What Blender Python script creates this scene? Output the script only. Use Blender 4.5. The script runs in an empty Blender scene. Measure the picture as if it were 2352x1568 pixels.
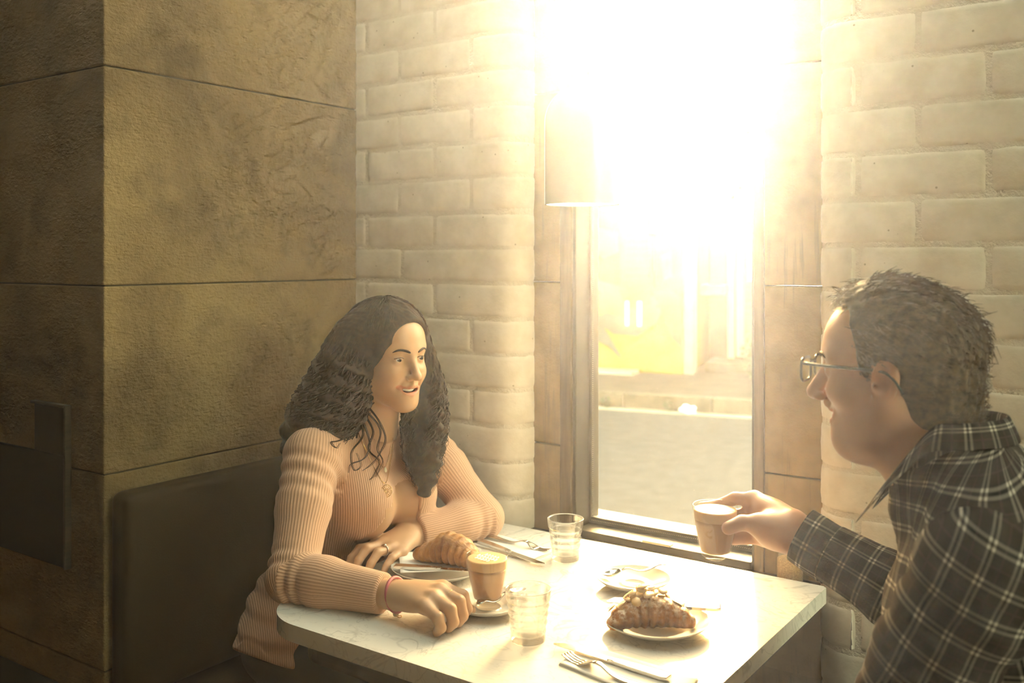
import bpy, bmesh, math, random
import numpy as np
from mathutils import Vector, Matrix
from mathutils.bvhtree import BVHTree

# ------------------------------------------------------------------ camera, sky, sun, exposure
scene = bpy.context.scene
COL = scene.collection
PI = math.pi
CAM = np.array((0.0, 0.0, 1.40))
F_PX, CX, HY = 2203.0, 1176.0, 590.0           # focal length in pixels, optical axis column, horizon row
YAW = math.radians(35.06)                       # the camera looks this far left of the +Y (wall normal) axis
RIGHT = np.array((math.cos(YAW), math.sin(YAW), 0.0))
FWD = np.array((-math.sin(YAW), math.cos(YAW), 0.0))
cam_d = bpy.data.cameras.new('camera')
cam_d.sensor_width = 36.0
cam_d.lens = F_PX / 2352 * 36.0
cam_d.shift_y = -(784 - HY) / 2352
cam_d.clip_start = 0.02
cam = bpy.data.objects.new('camera', cam_d)
cam.location = CAM
cam.rotation_euler = (PI / 2, 0, YAW)
COL.objects.link(cam)
scene.camera = cam
cam_d.dof.use_dof = True
cam_d.dof.focus_distance = 1.85
cam_d.dof.aperture_fstop = 4.0

SUN_AZ = math.radians(35.06 - 11.4)             # left of +Y
SUN_EL = math.radians(13.8)
TO_SUN = Vector((-math.sin(SUN_AZ) * math.cos(SUN_EL), math.cos(SUN_AZ) * math.cos(SUN_EL), math.sin(SUN_EL)))

world = bpy.data.worlds.new('world')
scene.world = world
world.use_nodes = True
wn = world.node_tree
wn.nodes.clear()
sky = wn.nodes.new('ShaderNodeTexSky')
sky.sky_type = 'NISHITA'
sky.sun_disc = False
sky.sun_elevation = SUN_EL
sky.sun_rotation = -SUN_AZ
sky.dust_density = 3.0
sky.air_density = 1.0
bgn = wn.nodes.new('ShaderNodeBackground')
bgn.inputs['Strength'].default_value = 4.1
won = wn.nodes.new('ShaderNodeOutputWorld')
wbal = wn.nodes.new('ShaderNodeMix'); wbal.data_type = 'RGBA'; wbal.blend_type = 'MULTIPLY'
wbal.inputs[0].default_value = 1.0
wbal.inputs[7].default_value = (1.0, 0.79, 0.42, 1.0)      # the photograph's warm white balance
wn.links.new(sky.outputs[0], wbal.inputs[6])
wn.links.new(wbal.outputs[2], bgn.inputs[0])
wn.links.new(bgn.outputs[0], won.inputs[0])

sun_d = bpy.data.lights.new('sun', 'SUN')
sun_d.energy = 48.0
sun_d.angle = math.radians(1.6)
sun_d.color = (1.0, 0.88, 0.69)
sun = bpy.data.objects.new('sun', sun_d)
sun.rotation_euler = TO_SUN.to_track_quat('Z', 'Y').to_euler()
sun.location = (-3, 8, 6)
COL.objects.link(sun)

scene.view_settings.view_transform = 'Standard'
scene.view_settings.look = 'None'
scene.view_settings.gamma = 1.0
scene.view_settings.use_curve_mapping = False
scene.view_settings.exposure = 0.55
HAZE_DENSITY, HAZE_G, HAZE_COLOR = 0.10, 0.79, (0.082, 0.079, 0.072)     # haze added for the sun's glare: mostly absorbing, scatters forwards
scene.cycles.max_bounces = 7
scene.cycles.diffuse_bounces = 3
scene.cycles.glossy_bounces = 3
scene.cycles.transmission_bounces = 7
scene.cycles.use_adaptive_sampling = True
scene.cycles.adaptive_threshold = 0.085
scene.cycles.transparent_max_bounces = 16
scene.cycles.volume_bounces = 0
scene.cycles.sample_clamp_indirect = 6.0
scene.cycles.use_light_tree = False
random.seed(5)
RNG = np.random.default_rng(11)

# ------------------------------------------------------------------ pixel helpers (a pixel gives a direction, the plane gives the distance)
def ray(px, py):
    return (px - CX) / F_PX * RIGHT + FWD + np.array((0, 0, -(py - HY) / F_PX))
def at_z(px, py, z=0.752):
    d = ray(px, py); return CAM + d * ((z - CAM[2]) / d[2])
def at_y(px, py, y):
    d = ray(px, py); return CAM + d * ((y - CAM[1]) / d[1])
def at_depth(px, py, dep):
    return CAM + ray(px, py) * dep

# ------------------------------------------------------------------ object helpers
def obj(name, me, mat=None, parent=None, kind=None):
    o = bpy.data.objects.new(name, me)
    COL.objects.link(o)
    if mat is not None and me is not None:
        if len(me.materials) == 0:
            me.materials.append(mat)
    if parent is not None:
        o.parent = parent
    if kind:
        o['kind'] = kind
    return o
def thing(name, label, cat, loc=(0, 0, 0), rz=0.0, group=None):
    o = bpy.data.objects.new(name, None)
    COL.objects.link(o)
    o.location = loc
    o.rotation_euler = (0, 0, rz)
    o.empty_display_size = 0.05
    return tag(o, label, cat, group)
def tag(o, label, cat, group=None):
    o['label'] = label; o['category'] = cat
    if group: o['group'] = group
    return o
def mesh(verts, faces, smooth=False, name='m'):
    me = bpy.data.meshes.new(name)
    me.from_pydata([tuple(map(float, v)) for v in verts], [], faces)
    me.update()
    if smooth:
        me.shade_smooth()
    return me
def bm_mesh(bm, smooth=False):
    me = bpy.data.meshes.new('m')
    bmesh.ops.recalc_face_normals(bm, faces=bm.faces)
    bm.to_mesh(me); bm.free()
    if smooth: me.shade_smooth()
    return me
def box_mesh(x0, x1, y0, y1, z0, z1, bev=0.0, seg=2, smooth=False):
    bm = bmesh.new()
    bmesh.ops.create_cube(bm, size=1.0)
    for v in bm.verts:
        v.co = Vector(((x0 + x1) / 2 + v.co.x * (x1 - x0), (y0 + y1) / 2 + v.co.y * (y1 - y0), (z0 + z1) / 2 + v.co.z * (z1 - z0)))
    if bev > 0:
        bmesh.ops.bevel(bm, geom=list(bm.edges), offset=bev, segments=seg, affect='EDGES', profile=0.5)
    return bm_mesh(bm, smooth)
def prism_mesh(pts, z0, z1, bev=0.0, seg=3, smooth=False):
    """a plan outline (x, y) extruded from z0 to z1"""
    bm = bmesh.new()
    a = [bm.verts.new((p[0], p[1], z0)) for p in pts]
    b = [bm.verts.new((p[0], p[1], z1)) for p in pts]
    n = len(pts)
    bm.faces.new(a[::-1]); top = bm.faces.new(b)
    for i in range(n):
        bm.faces.new((a[i], a[(i + 1) % n], b[(i + 1) % n], b[i]))
    if bev > 0:
        ed = [e for e in bm.edges if abs(e.verts[0].co.z - e.verts[1].co.z) < 1e-7]
        bmesh.ops.bevel(bm, geom=ed, offset=bev, segments=seg, affect='EDGES', profile=0.5)
    return bm_mesh(bm, smooth)
def lathe_mesh(prof, n=48, smooth=True):
    """profile [(r, z)] turned round the z axis; r == 0 closes to a pole"""
    V, Fc, rows = [], [], []
    for r, z in prof:
        if r <= 1e-7:
            rows.append([len(V)]); V.append((0, 0, z))
        else:
            rows.append(list(range(len(V), len(V) + n)))
            V += [(r * math.cos(2 * PI * i / n), r * math.sin(2 * PI * i / n), z) for i in range(n)]
    for A, B in zip(rows[:-1], rows[1:]):
        for i in range(n):
            j = (i + 1) % n
            if len(A) == 1 and len(B) == 1: continue
            if len(A) == 1: Fc.append((A[0], B[j], B[i]))
            elif len(B) == 1: Fc.append((A[i], A[j], B[0]))
            else: Fc.append((A[i], A[j], B[j], B[i]))
    return mesh(V, Fc, smooth)
def tubes(paths, radii, sides=6, closed=False):
    """paths: list of (n,3) arrays; radii: list of arrays or floats -> verts, faces (one mesh)"""
    V, Fc = [], []
    for P, R in zip(paths, radii):
        P = np.asarray(P, float); n = len(P)
        R = np.full(n, R) if np.isscalar(R) else np.asarray(R, float)
        T = np.gradient(P, axis=0)
        if closed:
            T = np.roll(P, -1, 0) - np.roll(P, 1, 0)
        T /= np.linalg.norm(T, axis=1)[:, None] + 1e-12
        nrm = np.cross(T[0], (0, 0, 1.0))
        if np.linalg.norm(nrm) < 1e-3: nrm = np.cross(T[0], (1.0, 0, 0))
        base = len(V)
        for i in range(n):
            nrm = nrm - T[i] * nrm.dot(T[i]); nrm /= np.linalg.norm(nrm) + 1e-12
            b = np.cross(T[i], nrm)
            for s in range(sides):
                a = 2 * PI * s / sides
                V.append(P[i] + R[i] * (math.cos(a) * nrm + math.sin(a) * b))
        m = n if closed else n - 1
        for i in range(m):
            for s in range(sides):
                s2 = (s + 1) % sides; i2 = (i + 1) % n
                Fc.append((base + i * sides + s, base + i * sides + s2, base + i2 * sides + s2, base + i2 * sides + s))
        if not closed:
            Fc.append(tuple(base + s for s in range(sides))[::-1])
            Fc.append(tuple(base + (n - 1) * sides + s for s in range(sides)))
    return V, Fc
def tube_mesh(path, r, sides=8, closed=False):
    V, Fc = tubes([path], [r], sides, closed)
    return mesh(V, Fc, True)
def spline(pts, n):
    """Catmull-Rom through pts -> (n,3)"""
    P = np.asarray(pts, float)
    P = np.vstack((2 * P[0] - P[1], P, 2 * P[-1] - P[-2]))
    m = len(P) - 3
    t = np.linspace(0, m - 1e-9, n)
    i = t.astype(int); u = (t - i)[:, None]
    a, b, c, d = P[i], P[i + 1], P[i + 2], P[i + 3]
    return 0.5 * ((2 * b) + (c - a) * u + (2 * a - 5 * b + 4 * c - d) * u ** 2 + (3 * b - 3 * c + d - a) * u ** 3)

# ------------------------------------------------------------------ material helpers
class NT:
    def __init__(s, name):
        s.m = bpy.data.materials.new(name); s.m.use_nodes = True
        s.t = s.m.node_tree; s.t.nodes.clear()
        s.out = s.t.nodes.new('ShaderNodeOutputMaterial')
    def n(s, typ, props=None, **ins):
        nd = s.t.nodes.new(typ)
        for k, v in (props or {}).items(): setattr(nd, k, v)
        for k, v in ins.items():
            s.set(nd, k.replace('_', ' '), v)
        return nd
    def set(s, nd, key, v):
        sock = nd.inputs[int(key)] if key.isdigit() else nd.inputs[key]
        if isinstance(v, bpy.types.NodeSocket): s.t.links.new(v, sock)
        elif isinstance(v, bpy.types.Node): s.t.links.new(v.outputs[0], sock)
        elif isinstance(v, (tuple, list)) and len(v) == 3 and sock.type == 'RGBA': sock.default_value = (*v, 1)
        else: sock.default_value = v
    def math(s, op, a, b=0.0, c=0.0, clamp=False):
        nd = s.t.nodes.new('ShaderNodeMath'); nd.operation = op; nd.use_clamp = clamp
        for i, v in enumerate((a, b, c)): s.set(nd, str(i), v)
        return nd.outputs[0]
    def mix(s, f, a, b, blend='MIX'):
        nd = s.t.nodes.new('ShaderNodeMix'); nd.data_type = 'RGBA'; nd.blend_type = blend; nd.clamp_factor = True
        for sock, v in ((nd.inputs[0], f), (nd.inputs[6], a), (nd.inputs[7], b)):
            if isinstance(v, (bpy.types.NodeSocket,)): s.t.links.new(v, sock)
            elif isinstance(v, (tuple, list)): sock.default_value = (*v[:3], 1)
            else: sock.default_value = v
        return nd.outputs[2]
    def coord(s, which='Object'):
        return s.t.nodes.new('ShaderNodeTexCoord').outputs[which]
    def mapping(s, vec, scale=(1, 1, 1), rot=(0, 0, 0), loc=(0, 0, 0)):
        nd = s.t.nodes.new('ShaderNodeMapping')
        nd.inputs['Scale'].default_value = scale; nd.inputs['Rotation'].default_value = rot; nd.inputs['Location'].default_value = loc
        s.t.links.new(vec, nd.inputs[0]); return nd.outputs[0]
    def noise(s, vec, scale, detail=4.0, rough=0.55, dist=0.0):
        nd = s.n('ShaderNodeTexNoise', Scale=scale, Detail=min(detail, 3.0), Roughness=rough, Distortion=dist)
        if vec is not None: s.t.links.new(vec, nd.inputs['Vector'])
        return nd.outputs[0]
    def ramp(s, f, stops):
        nd = s.t.nodes.new('ShaderNodeValToRGB'); cr = nd.color_ramp
        while len(cr.elements) < len(stops): cr.elements.new(0.5)
        for e, (p, c) in zip(cr.elements, stops):
            e.position = p; e.color = (*c, 1) if isinstance(c, (tuple, list)) else (c, c, c, 1)
        s.t.links.new(f, nd.inputs[0]); return nd.outputs[0]
    def bump(s, h, strength=0.3, dist=0.01):
        nd = s.n('ShaderNodeBump', Strength=strength, Distance=dist); s.t.links.new(h, nd.inputs['Height']); return nd.outputs[0]
    def attr(s, name):
        nd = s.t.nodes.new('ShaderNodeAttribute'); nd.attribute_name = name; return nd
    def bsdf(s, **kw):
        b = s.n('ShaderNodeBsdfPrincipled', **kw)
        s.t.links.new(b.outputs[0], s.out.inputs[0]); return b
def plain(name, col, rough=0.5, metal=0.0, **kw):
    t = NT(name); t.bsdf(Base_Color=col, Roughness=rough, Metallic=metal, **kw); return t.m

M = {}
def build_materials():
    # olive-grey rendered concrete with patches, trowel marks and a fine stony relief
    t = NT('concrete'); c = t.coord('Object')
    big = t.noise(c, 2.6, 6, 0.6, 0.6); mid = t.noise(c, 9, 6, 0.65); fine = t.noise(c, 160, 3, 0.6)
    col = t.ramp(big, [(0.30, (0.125, 0.080, 0.032)), (0.5, (0.235, 0.157, 0.066)), (0.72, (0.35, 0.245, 0.112))])
    col = t.mix(t.math('MULTIPLY', t.ramp(mid, [(0.52, 0.0), (0.72, 1.0)]), 0.45), col, (0.11, 0.075, 0.035))
    col = t.mix(t.math('MULTIPLY', t.ramp(fine, [(0.6, 0.0), (0.75, 1.0)]), 0.25), col, (0.07, 0.06, 0.045))
    mv = t.mapping(c, (60, 60, 180))
    pits = t.n('ShaderNodeTexVoronoi', Scale=55.0); t.t.links.new(c, pits.inputs['Vector'])
    h = t.math('ADD', t.math('MULTIPLY', t.noise(c, 70, 5, 0.65), 0.7), t.math('MULTIPLY', t.noise(mv, 1.0, 4, 0.6), 0.5))
    h = t.math('ADD', h, t.math('MULTIPLY', t.ramp(pits.outputs[0], [(0.03, 0.0), (0.16, 1.0)]), 0.10))
    t.bsdf(Base_Color=col, Roughness=0.82, Normal=t.bump(h, 0.9, 0.009)); M['concrete'] = t.m
    # panels next to the window: warmer, streaked
    t = NT('concrete_warm'); c = t.coord('Object')
    st = t.noise(t.mapping(c, (90, 90, 6)), 1.0, 5, 0.6); big = t.noise(c, 7, 5, 0.6)
    col = t.ramp(big, [(0.3, (0.145, 0.095, 0.038)), (0.7, (0.27, 0.183, 0.08))])
    col = t.mix(t.math('MULTIPLY', t.ramp(st, [(0.55, 0.0), (0.7, 1.0)]), 0.5), col, (0.12, 0.09, 0.055))
    t.bsdf(Base_Color=col, Roughness=0.75, Normal=t.bump(t.noise(c, 90, 5, 0.65), 0.35, 0.004)); M['concrete_warm'] = t.m
    # thick white paint over brick and mortar
    t = NT('white_paint'); c = t.coord('Object')
    n1 = t.noise(c, 14, 5, 0.6); n2 = t.noise(c, 120, 4, 0.6)
    col = t.ramp(n1, [(0.3, (0.57, 0.50, 0.41)), (0.65, (0.68, 0.61, 0.52))])
    v = t.n('ShaderNodeTexVoronoi', Scale=26.0); t.t.links.new(c, v.inputs['Vector'])
    col = t.mix(t.ramp(v.outputs[0], [(0.0, 1.0), (0.045, 0.7), (0.07, 0.0)]), col, (0.33, 0.27, 0.19))
    h = t.math('ADD', t.math('MULTIPLY', n1, 1.0), t.math('MULTIPLY', n2, 0.35))
    t.bsdf(Base_Color=col, Roughness=0.42, Normal=t.bump(h, 0.35, 0.006)); M['white_paint'] = t.m
    t = NT('painted_mortar'); c = t.coord('Object')
    n1 = t.noise(c, 30, 6, 0.7); n2 = t.noise(c, 150, 5, 0.7)
    h = t.math('ADD', n1, t.math('MULTIPLY', n2, 0.6))
    t.bsdf(Base_Color=(0.60, 0.53, 0.44), Roughness=0.5, Normal=t.bump(h, 0.9, 0.008)); M['mortar'] = t.m
    # marble
    t = NT('marble'); c = t.coord('Object')
    w = t.noise(c, 5.5, 8, 0.62, 1.6); w2 = t.noise(t.mapping(c, (1.0, 1.6, 1), (0, 0, 0.6), (3, 1, 0)), 13, 8, 0.65, 1.2)
    v1 = t.ramp(w, [(0.485, 0.0), (0.503, 1.0), (0.522, 0.0)]); v2 = t.ramp(w2, [(0.478, 0.0), (0.497, 1.0), (0.515, 0.0)])
    col = t.mix(t.math('MULTIPLY', t.ramp(t.noise(c, 3.0, 4), [(0.35, 0.0), (0.7, 1.0)]), 0.5), (0.90, 0.87, 0.81), (0.80, 0.76, 0.69))
    col = t.mix(t.math('MULTIPLY', v1, t.math('MULTIPLY', t.noise(c, 12), 0.75)), col, (0.36, 0.34, 0.32))
    col = t.mix(t.math('MULTIPLY', v2, t.math('MULTIPLY', t.noise(c, 9), 0.55)), col, (0.40, 0.36, 0.33))
    t.bsdf(Base_Color=col, Roughness=0.13, Normal=t.bump(t.noise(c, 220, 3), 0.03, 0.001)); M['marble'] = t.m
    # wood / metal
    def wood(name, a, b, rough=0.45, sc=(3, 3, 40)):
        t = NT(name); c = t.coord('Object'); n = t.noise(t.mapping(c, sc), 2.0, 6, 0.6, 0.4)
        t.bsdf(Base_Color=t.ramp(n, [(0.3, a), (0.7, b)]), Roughness=rough, Normal=t.bump(n, 0.15, 0.002)); return t.m
    M['dark_wood'] = wood('dark_wood', (0.022, 0.014, 0.008), (0.05, 0.033, 0.02))
    M['sill'] = wood('sill_wood', (0.022, 0.014, 0.007), (0.045, 0.03, 0.016), 0.38, (30, 3, 3))
    t = NT('bronze_frame'); c = t.coord('Object'); n = t.noise(t.mapping(c, (60, 60, 5)), 1.0, 5, 0.6)
    t.bsdf(Base_Color=t.ramp(n, [(0.3, (0.055, 0.037, 0.018)), (0.7, (0.12, 0.083, 0.042))]), Roughness=0.42, Metallic=0.35, Normal=t.bump(n, 0.1, 0.002)); M['bronze'] = t.m
    M['dark_frame'] = plain('dark_frame', (0.020, 0.014, 0.007), 0.45, 0.0)
    M['seal'] = plain('seal_bead', (0.30, 0.26, 0.19), 0.5)
    M['latch'] = plain('latch_metal', (0.55, 0.48, 0.36), 0.3, 0.7)
    M['black_metal'] = plain('black_metal', (0.014, 0.009, 0.005), 0.6, 0.0)
    t = NT('leatherette'); c = t.coord('Object')
    t.bsdf(Base_Color=(0.040, 0.021, 0.006), Roughness=0.6, Specular_IOR_Level=0.25, Normal=t.bump(t.noise(c, 260, 4), 0.25, 0.002)); M['leather'] = t.m
    t = NT('steel'); c = t.coord('Object'); n = t.noise(c, 60, 3)
    t.bsdf(Base_Color=(0.74, 0.71, 0.66), Metallic=1.0, Roughness=t.math('ADD', 0.14, t.math('MULTIPLY', n, 0.12))); M['steel'] = t.m
    M['porcelain'] = plain('porcelain', (0.64, 0.61, 0.55), 0.16, 0.0, Coat_Weight=0.3)
    t = NT('paper'); c = t.coord('Object'); n = t.noise(c, 90, 5)
    t.bsdf(Base_Color=(0.86, 0.83, 0.78), Roughness=0.9, Normal=t.bump(n, 0.3, 0.002)); M['paper'] = t.m
    # clear glass: part straight through, part refracting, with surface gloss
    def glass(name, tr=0.5, col=(0.97, 0.98, 0.96)):
        t = NT(name)
        g = t.n('ShaderNodeBsdfGlass', Roughness=0.0, IOR=1.46, Color=col)
        p = t.n('ShaderNodeBsdfTransparent', Color=col)
        m = t.n('ShaderNodeMixShader'); m.inputs[0].default_value = tr
        t.t.links.new(g.outputs[0], m.inputs[1]); t.t.links.new(p.outputs[0], m.inputs[2])
        t.t.links.new(m.outputs[0], t.out.inputs[0]); return t.m
    M['glass'] = glass('tumbler_glass', 0.4, (.99, .99, .99))
    t = NT('thin_glass')
    lw = t.n('ShaderNodeLayerWeight', Blend=0.25)
    gl = t.n('ShaderNodeBsdfGlossy', Roughness=0.03, Color=(1, 1, 1)); tp = t.n('ShaderNodeBsdfTransparent', Color=(0.97, 0.97, 0.95))
    mx = t.n('ShaderNodeMixShader')
    t.t.links.new(t.math('ADD', .04, t.math('MULTIPLY', t.math('POWER', lw.outputs['Facing'], 4.0), .55)), mx.inputs[0])
    t.t.links.new(tp.outputs[0], mx.inputs[1]); t.t.links.new(gl.outputs[0], mx.inputs[2]); t.t.links.new(mx.outputs[0], t.out.inputs[0])
    M['thin_glass'] = t.m
    # window pane with a little dust
    t = NT('window_glass'); c = t.coord('Object')
    lw = t.n('ShaderNodeLayerWeight', Blend=0.12)
    gl = t.n('ShaderNodeBsdfGlossy', Roughness=0.02); tp = t.n('ShaderNodeBsdfTransparent', Color=(0.98, 0.97, 0.95))
    df = t.n('ShaderNodeBsdfTranslucent', Color=(0.9, 0.85, 0.75))
    mx = t.n('ShaderNodeMixShader'); mx2 = t.n('ShaderNodeMixShader')
    t.t.links.new(t.math('MULTIPLY', lw.outputs['Fresnel'], 0.8), mx.inputs[0])
    t.t.links.new(tp.outputs[0], mx.inputs[1]); t.t.links.new(gl.outputs[0], mx.inputs[2])
    v = t.n('ShaderNodeTexVoronoi', Scale=120.0); t.t.links.new(c, v.inputs['Vector'])
    dust = t.math('MULTIPLY', t.math('LESS_THAN', v.outputs[0], 0.085), 0.10)
    t.t.links.new(t.math('ADD', dust, 0.004), mx2.inputs[0])
    t.t.links.new(mx.outputs[0], mx2.inputs[1]); t.t.links.new(df.outputs[0], mx2.inputs[2])
    t.t.links.new(mx2.outputs[0], t.out.inputs[0]); M['window_glass'] = t.m
    # coffee
    M['coffee'] = plain('milk_coffee', (0.50, 0.27, 0.115), 0.35)
    M['coffee_foam'] = plain('coffee_foam', (0.66, 0.42, 0.21), 0.5)
    M['milk_foam'] = plain('milk_foam', (0.88, 0.80, 0.68), 0.6)
    # croissant crust
    def crust(name, a, b, sugar):
        t = NT(name); c = t.coord('Object'); at = t.attr('ridge')
        n = t.noise(c, 55, 6, 0.65, 0.8); f = t.noise(t.mapping(c, (1, 1, 1)), 160, 4, 0.7)
        k = t.math('ADD', t.math('MULTIPLY', at.outputs['Fac'], 0.55), t.math('MULTIPLY', n, 0.5))
        col = t.ramp(k, [(0.25, a), (0.75, b)])
        if sugar:
            g = t.n('ShaderNodeNewGeometry'); sp = t.n('ShaderNodeSeparateXYZ'); t.t.links.new(g.outputs['Normal'], sp.inputs[0])
            up = t.math('MULTIPLY', sp.outputs[2], t.ramp(t.noise(c, 90, 5, 0.7), [(0.44, 0.0), (0.62, 1.0)]), clamp=True)
            col = t.mix(t.math('MULTIPLY', up, 0.75), col, (0.85, 0.74, 0.58))
        t.bsdf(Base_Color=col, Roughness=0.48, Normal=t.bump(t.math('ADD', n, t.math('MULTIPLY', f, 0.5)), 0.5, 0.004)); return t.m
    M['crust'] = crust('croissant_crust', (0.20, 0.07, 0.018), (0.56, 0.27, 0.075), False)
    M['crust_sugar'] = crust('almond_croissant_crust', (0.13, 0.045, 0.012), (0.42, 0.18, 0.05), True)
    M['almond'] = plain('almond_flake', (0.74, 0.52, 0.28), 0.5)
    M['brown_sugar'] = None
    t = NT('brown_sugar'); c = t.coord('Object'); n = t.noise(c, 320, 3)
    t.bsdf(Base_Color=t.ramp(n, [(0.3, (0.42, 0.24, 0.08)), (0.7, (0.68, 0.43, 0.18))]), Roughness=0.7, Normal=t.bump(n, 0.6, 0.002)); M['brown_sugar'] = t.m
    # lamp
    M['lamp_shade'] = plain('lamp_enamel', (0.24, 0.21, 0.15), 0.22, 0.0, Coat_Weight=0.4)
    M['lamp_inside'] = plain('lamp_inside', (0.85, 0.82, 0.75), 0.5)
    t = NT('lamp_bulb'); e = t.n('ShaderNodeEmission', Color=(1.0, 0.82, 0.55), Strength=25.0); t.t.links.new(e.outputs[0], t.out.inputs[0]); M['bulb'] = t.m; t.m.cycles.emission_sampling = 'NONE'
    # exterior
    def rough_mat(name, a, b, sc, bump=0.3, rough=0.9):
        t = NT(name); c = t.coord('Object'); n = t.noise(c, sc, 6, 0.65)
        t.bsdf(Base_Color=t.ramp(n, [(0.3, a), (0.7, b)]), Roughness=rough, Normal=t.bump(n, bump, 0.02)); return t.m
    M['asphalt'] = rough_mat('asphalt', (0.019, 0.021, 0.023), (0.032, 0.036, 0.039), 7)
    M['footpath'] = rough_mat('footpath', (0.028, 0.019, 0.012), (0.055, 0.04, 0.025), 3)
    M['kerb'] = rough_mat('kerb', (0.05, 0.04, 0.025), (0.09, 0.075, 0.05), 6)
    M['ext_wall'] = rough_mat('render_tan', (0.06, 0.032, 0.012), (0.09, 0.05, 0.02), 4)
    M['ext_grey'] = rough_mat('render_grey', (0.16, 0.15, 0.13), (0.21, 0.20, 0.17), 5)
    M['yellow'] = rough_mat('yellow_paint', (0.17, 0.105, 0.010), (0.21, 0.135, 0.016), 3, 0.1)
    M['mural_green'] = plain('mural_green', (0.045, 0.05, 0.03), 0.8)
    M['mural_pink'] = plain('mural_pink', (0.15, 0.045, 0.012), 0.8)
    M['mural_white'] = plain('mural_white', (0.86, 0.82, 0.70), 0.8)
    M['mural_pale'] = plain('mural_pale', (0.21, 0.15, 0.045), 0.8)
    M['orange'] = plain('orange_paint', (0.12, 0.035, 0.005), 0.6)
    M['slat_yellow'] = plain('slat_yellow', (0.22, 0.10, 0.016), 0.6)
    M['ext_dark'] = plain('dark_opening', (0.10, 0.07, 0.04), 0.8)
    M['louvre'] = plain('louvre_brown', (0.11, 0.07, 0.035), 0.6)
    M['pale_pipe'] = plain('pale_pipe', (0.27, 0.24, 0.19), 0.5)
    M['white_sign'] = plain('white_sign', (0.85, 0.83, 0.78), 0.5)
    t = NT('leaf'); oi = t.coord('Object'); n = t.noise(oi, 6, 3)
    b = t.bsdf(Base_Color=t.ramp(n, [(0.3, (0.02, 0.03, 0.01)), (0.7, (0.05, 0.065, 0.02))]), Roughness=0.5); M['leaf'] = t.m
    M['bark'] = plain('bark', (0.10, 0.07, 0.045), 0.9)
    M['ext_floor'] = plain('cafe_floor', (0.05, 0.04, 0.03), 0.5)
    # people
    def skin(name, base, dark):
        t = NT(name); c = t.coord('Object'); a = t.attr('tint')
        n = t.noise(c, 240, 4, 0.6); n2 = t.noise(c, 22, 3)
        col = t.mix(n2, base, dark)
        col = t.mix(1.0, col, a.outputs['Color'], 'MULTIPLY')
        t.bsdf(Base_Color=col, Roughness=0.43, Subsurface_Weight=0.12, Subsurface_Radius=(0.012, 0.005, 0.003), Subsurface_Scale=0.6,
               Normal=t.bump(n, 0.10, 0.0015)); return t.m
    M['skin_w'] = skin('skin_olive', (0.60, 0.37, 0.22), (0.55, 0.32, 0.18))
    M['skin_m'] = skin('skin_ruddy', (0.50, 0.26, 0.155), (0.43, 0.205, 0.115))
    def hair(name, a, b):
        t = NT(name); c = t.coord('Object'); n = t.noise(c, 120, 4)
        t.bsdf(Base_Color=t.ramp(n, [(0.3, a), (0.7, b)]), Roughness=0.5, Specular_IOR_Level=0.22, Normal=t.bump(n, 0.3, 0.003)); return t.m
    M['hair_w'] = hair('dark_brown_hair', (0.016, 0.0065, 0.002), (0.046, 0.020, 0.0065))
    M['hair_m'] = hair('brown_hair', (0.042, 0.024, 0.010), (0.10, 0.062, 0.028))
    t = NT('ribbed_knit'); a = t.attr('rib'); c = t.coord('Object')
    s = t.math('SINE', t.math('MULTIPLY', a.outputs['Fac'], 2 * PI / 0.0054))
    s01 = t.math('ADD', t.math('MULTIPLY', s, 0.5), 0.5)
    col = t.mix(s01, (0.50, 0.285, 0.18), (0.70, 0.43, 0.28))
    h = t.math('ADD', s01, t.math('MULTIPLY', t.noise(c, 700, 2), 0.25))
    t.bsdf(Base_Color=col, Roughness=0.9, Sheen_Weight=0.2, Normal=t.bump(h, 0.38, 0.0016)); M['knit'] = t.m
    t = NT('plaid_flannel'); c = t.coord('Object')
    pu, pv = t.attr('pu').outputs['Fac'], t.attr('pv').outputs['Fac']
    S = 0.036
    def band(x, ctr, w, soft=0.012):
        fr = t.math('FRACT', t.math('ADD', t.math('DIVIDE', x, S), 50.0))
        dd = t.math('ABSOLUTE', t.math('SUBTRACT', fr, ctr))
        return t.math('SUBTRACT', 1.0, t.math('DIVIDE', t.math('SUBTRACT', dd, w), soft, clamp=True))
    def lines(x):
        return t.math('MAXIMUM', band(x, 0.41, 0.028, .03), band(x, 0.59, 0.028, .03))
    def faint(x):
        return band(x, 0.97, 0.02)
    lu, lv = lines(pu), lines(pv)
    fl = t.math('MAXIMUM', faint(pu), faint(pv))
    wide = t.math('MAXIMUM', band(pu, 0.5, 0.17, 0.03), band(pv, 0.5, 0.17, 0.03))
    col = t.mix(t.math('MULTIPLY', wide, 0.8), (0.016, 0.010, 0.009), (0.007, 0.006, 0.007))
    col = t.mix(t.math('MULTIPLY', fl, 0.35), col, (0.09, 0.065, 0.06))
    wts = t.math('ADD', t.math('MULTIPLY', t.math('ADD', lu, lv), 0.26), t.math('MULTIPLY', t.math('MULTIPLY', lu, lv), 0.48), clamp=True)
    col = t.mix(wts, col, (0.55, 0.49, 0.43))
    t.bsdf(Base_Color=col, Roughness=0.95, Specular_IOR_Level=0.1, Normal=t.bump(t.noise(c, 500, 3), 0.25, 0.002)); M['plaid'] = t.m
    M['trouser'] = plain('dark_denim', (0.03, 0.03, 0.038), 0.85)
    M['shoe'] = plain('dark_shoe', (0.02, 0.017, 0.015), 0.5)
    M['teeth'] = plain('teeth', (0.86, 0.80, 0.70), 0.25)
    t = NT('eye'); a = t.attr('tint'); t.bsdf(Base_Color=a.outputs['Color'], Roughness=0.12); M['eye'] = t.m
    M['gold'] = plain('gold', (0.83, 0.60, 0.30), 0.25, 1.0)
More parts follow.
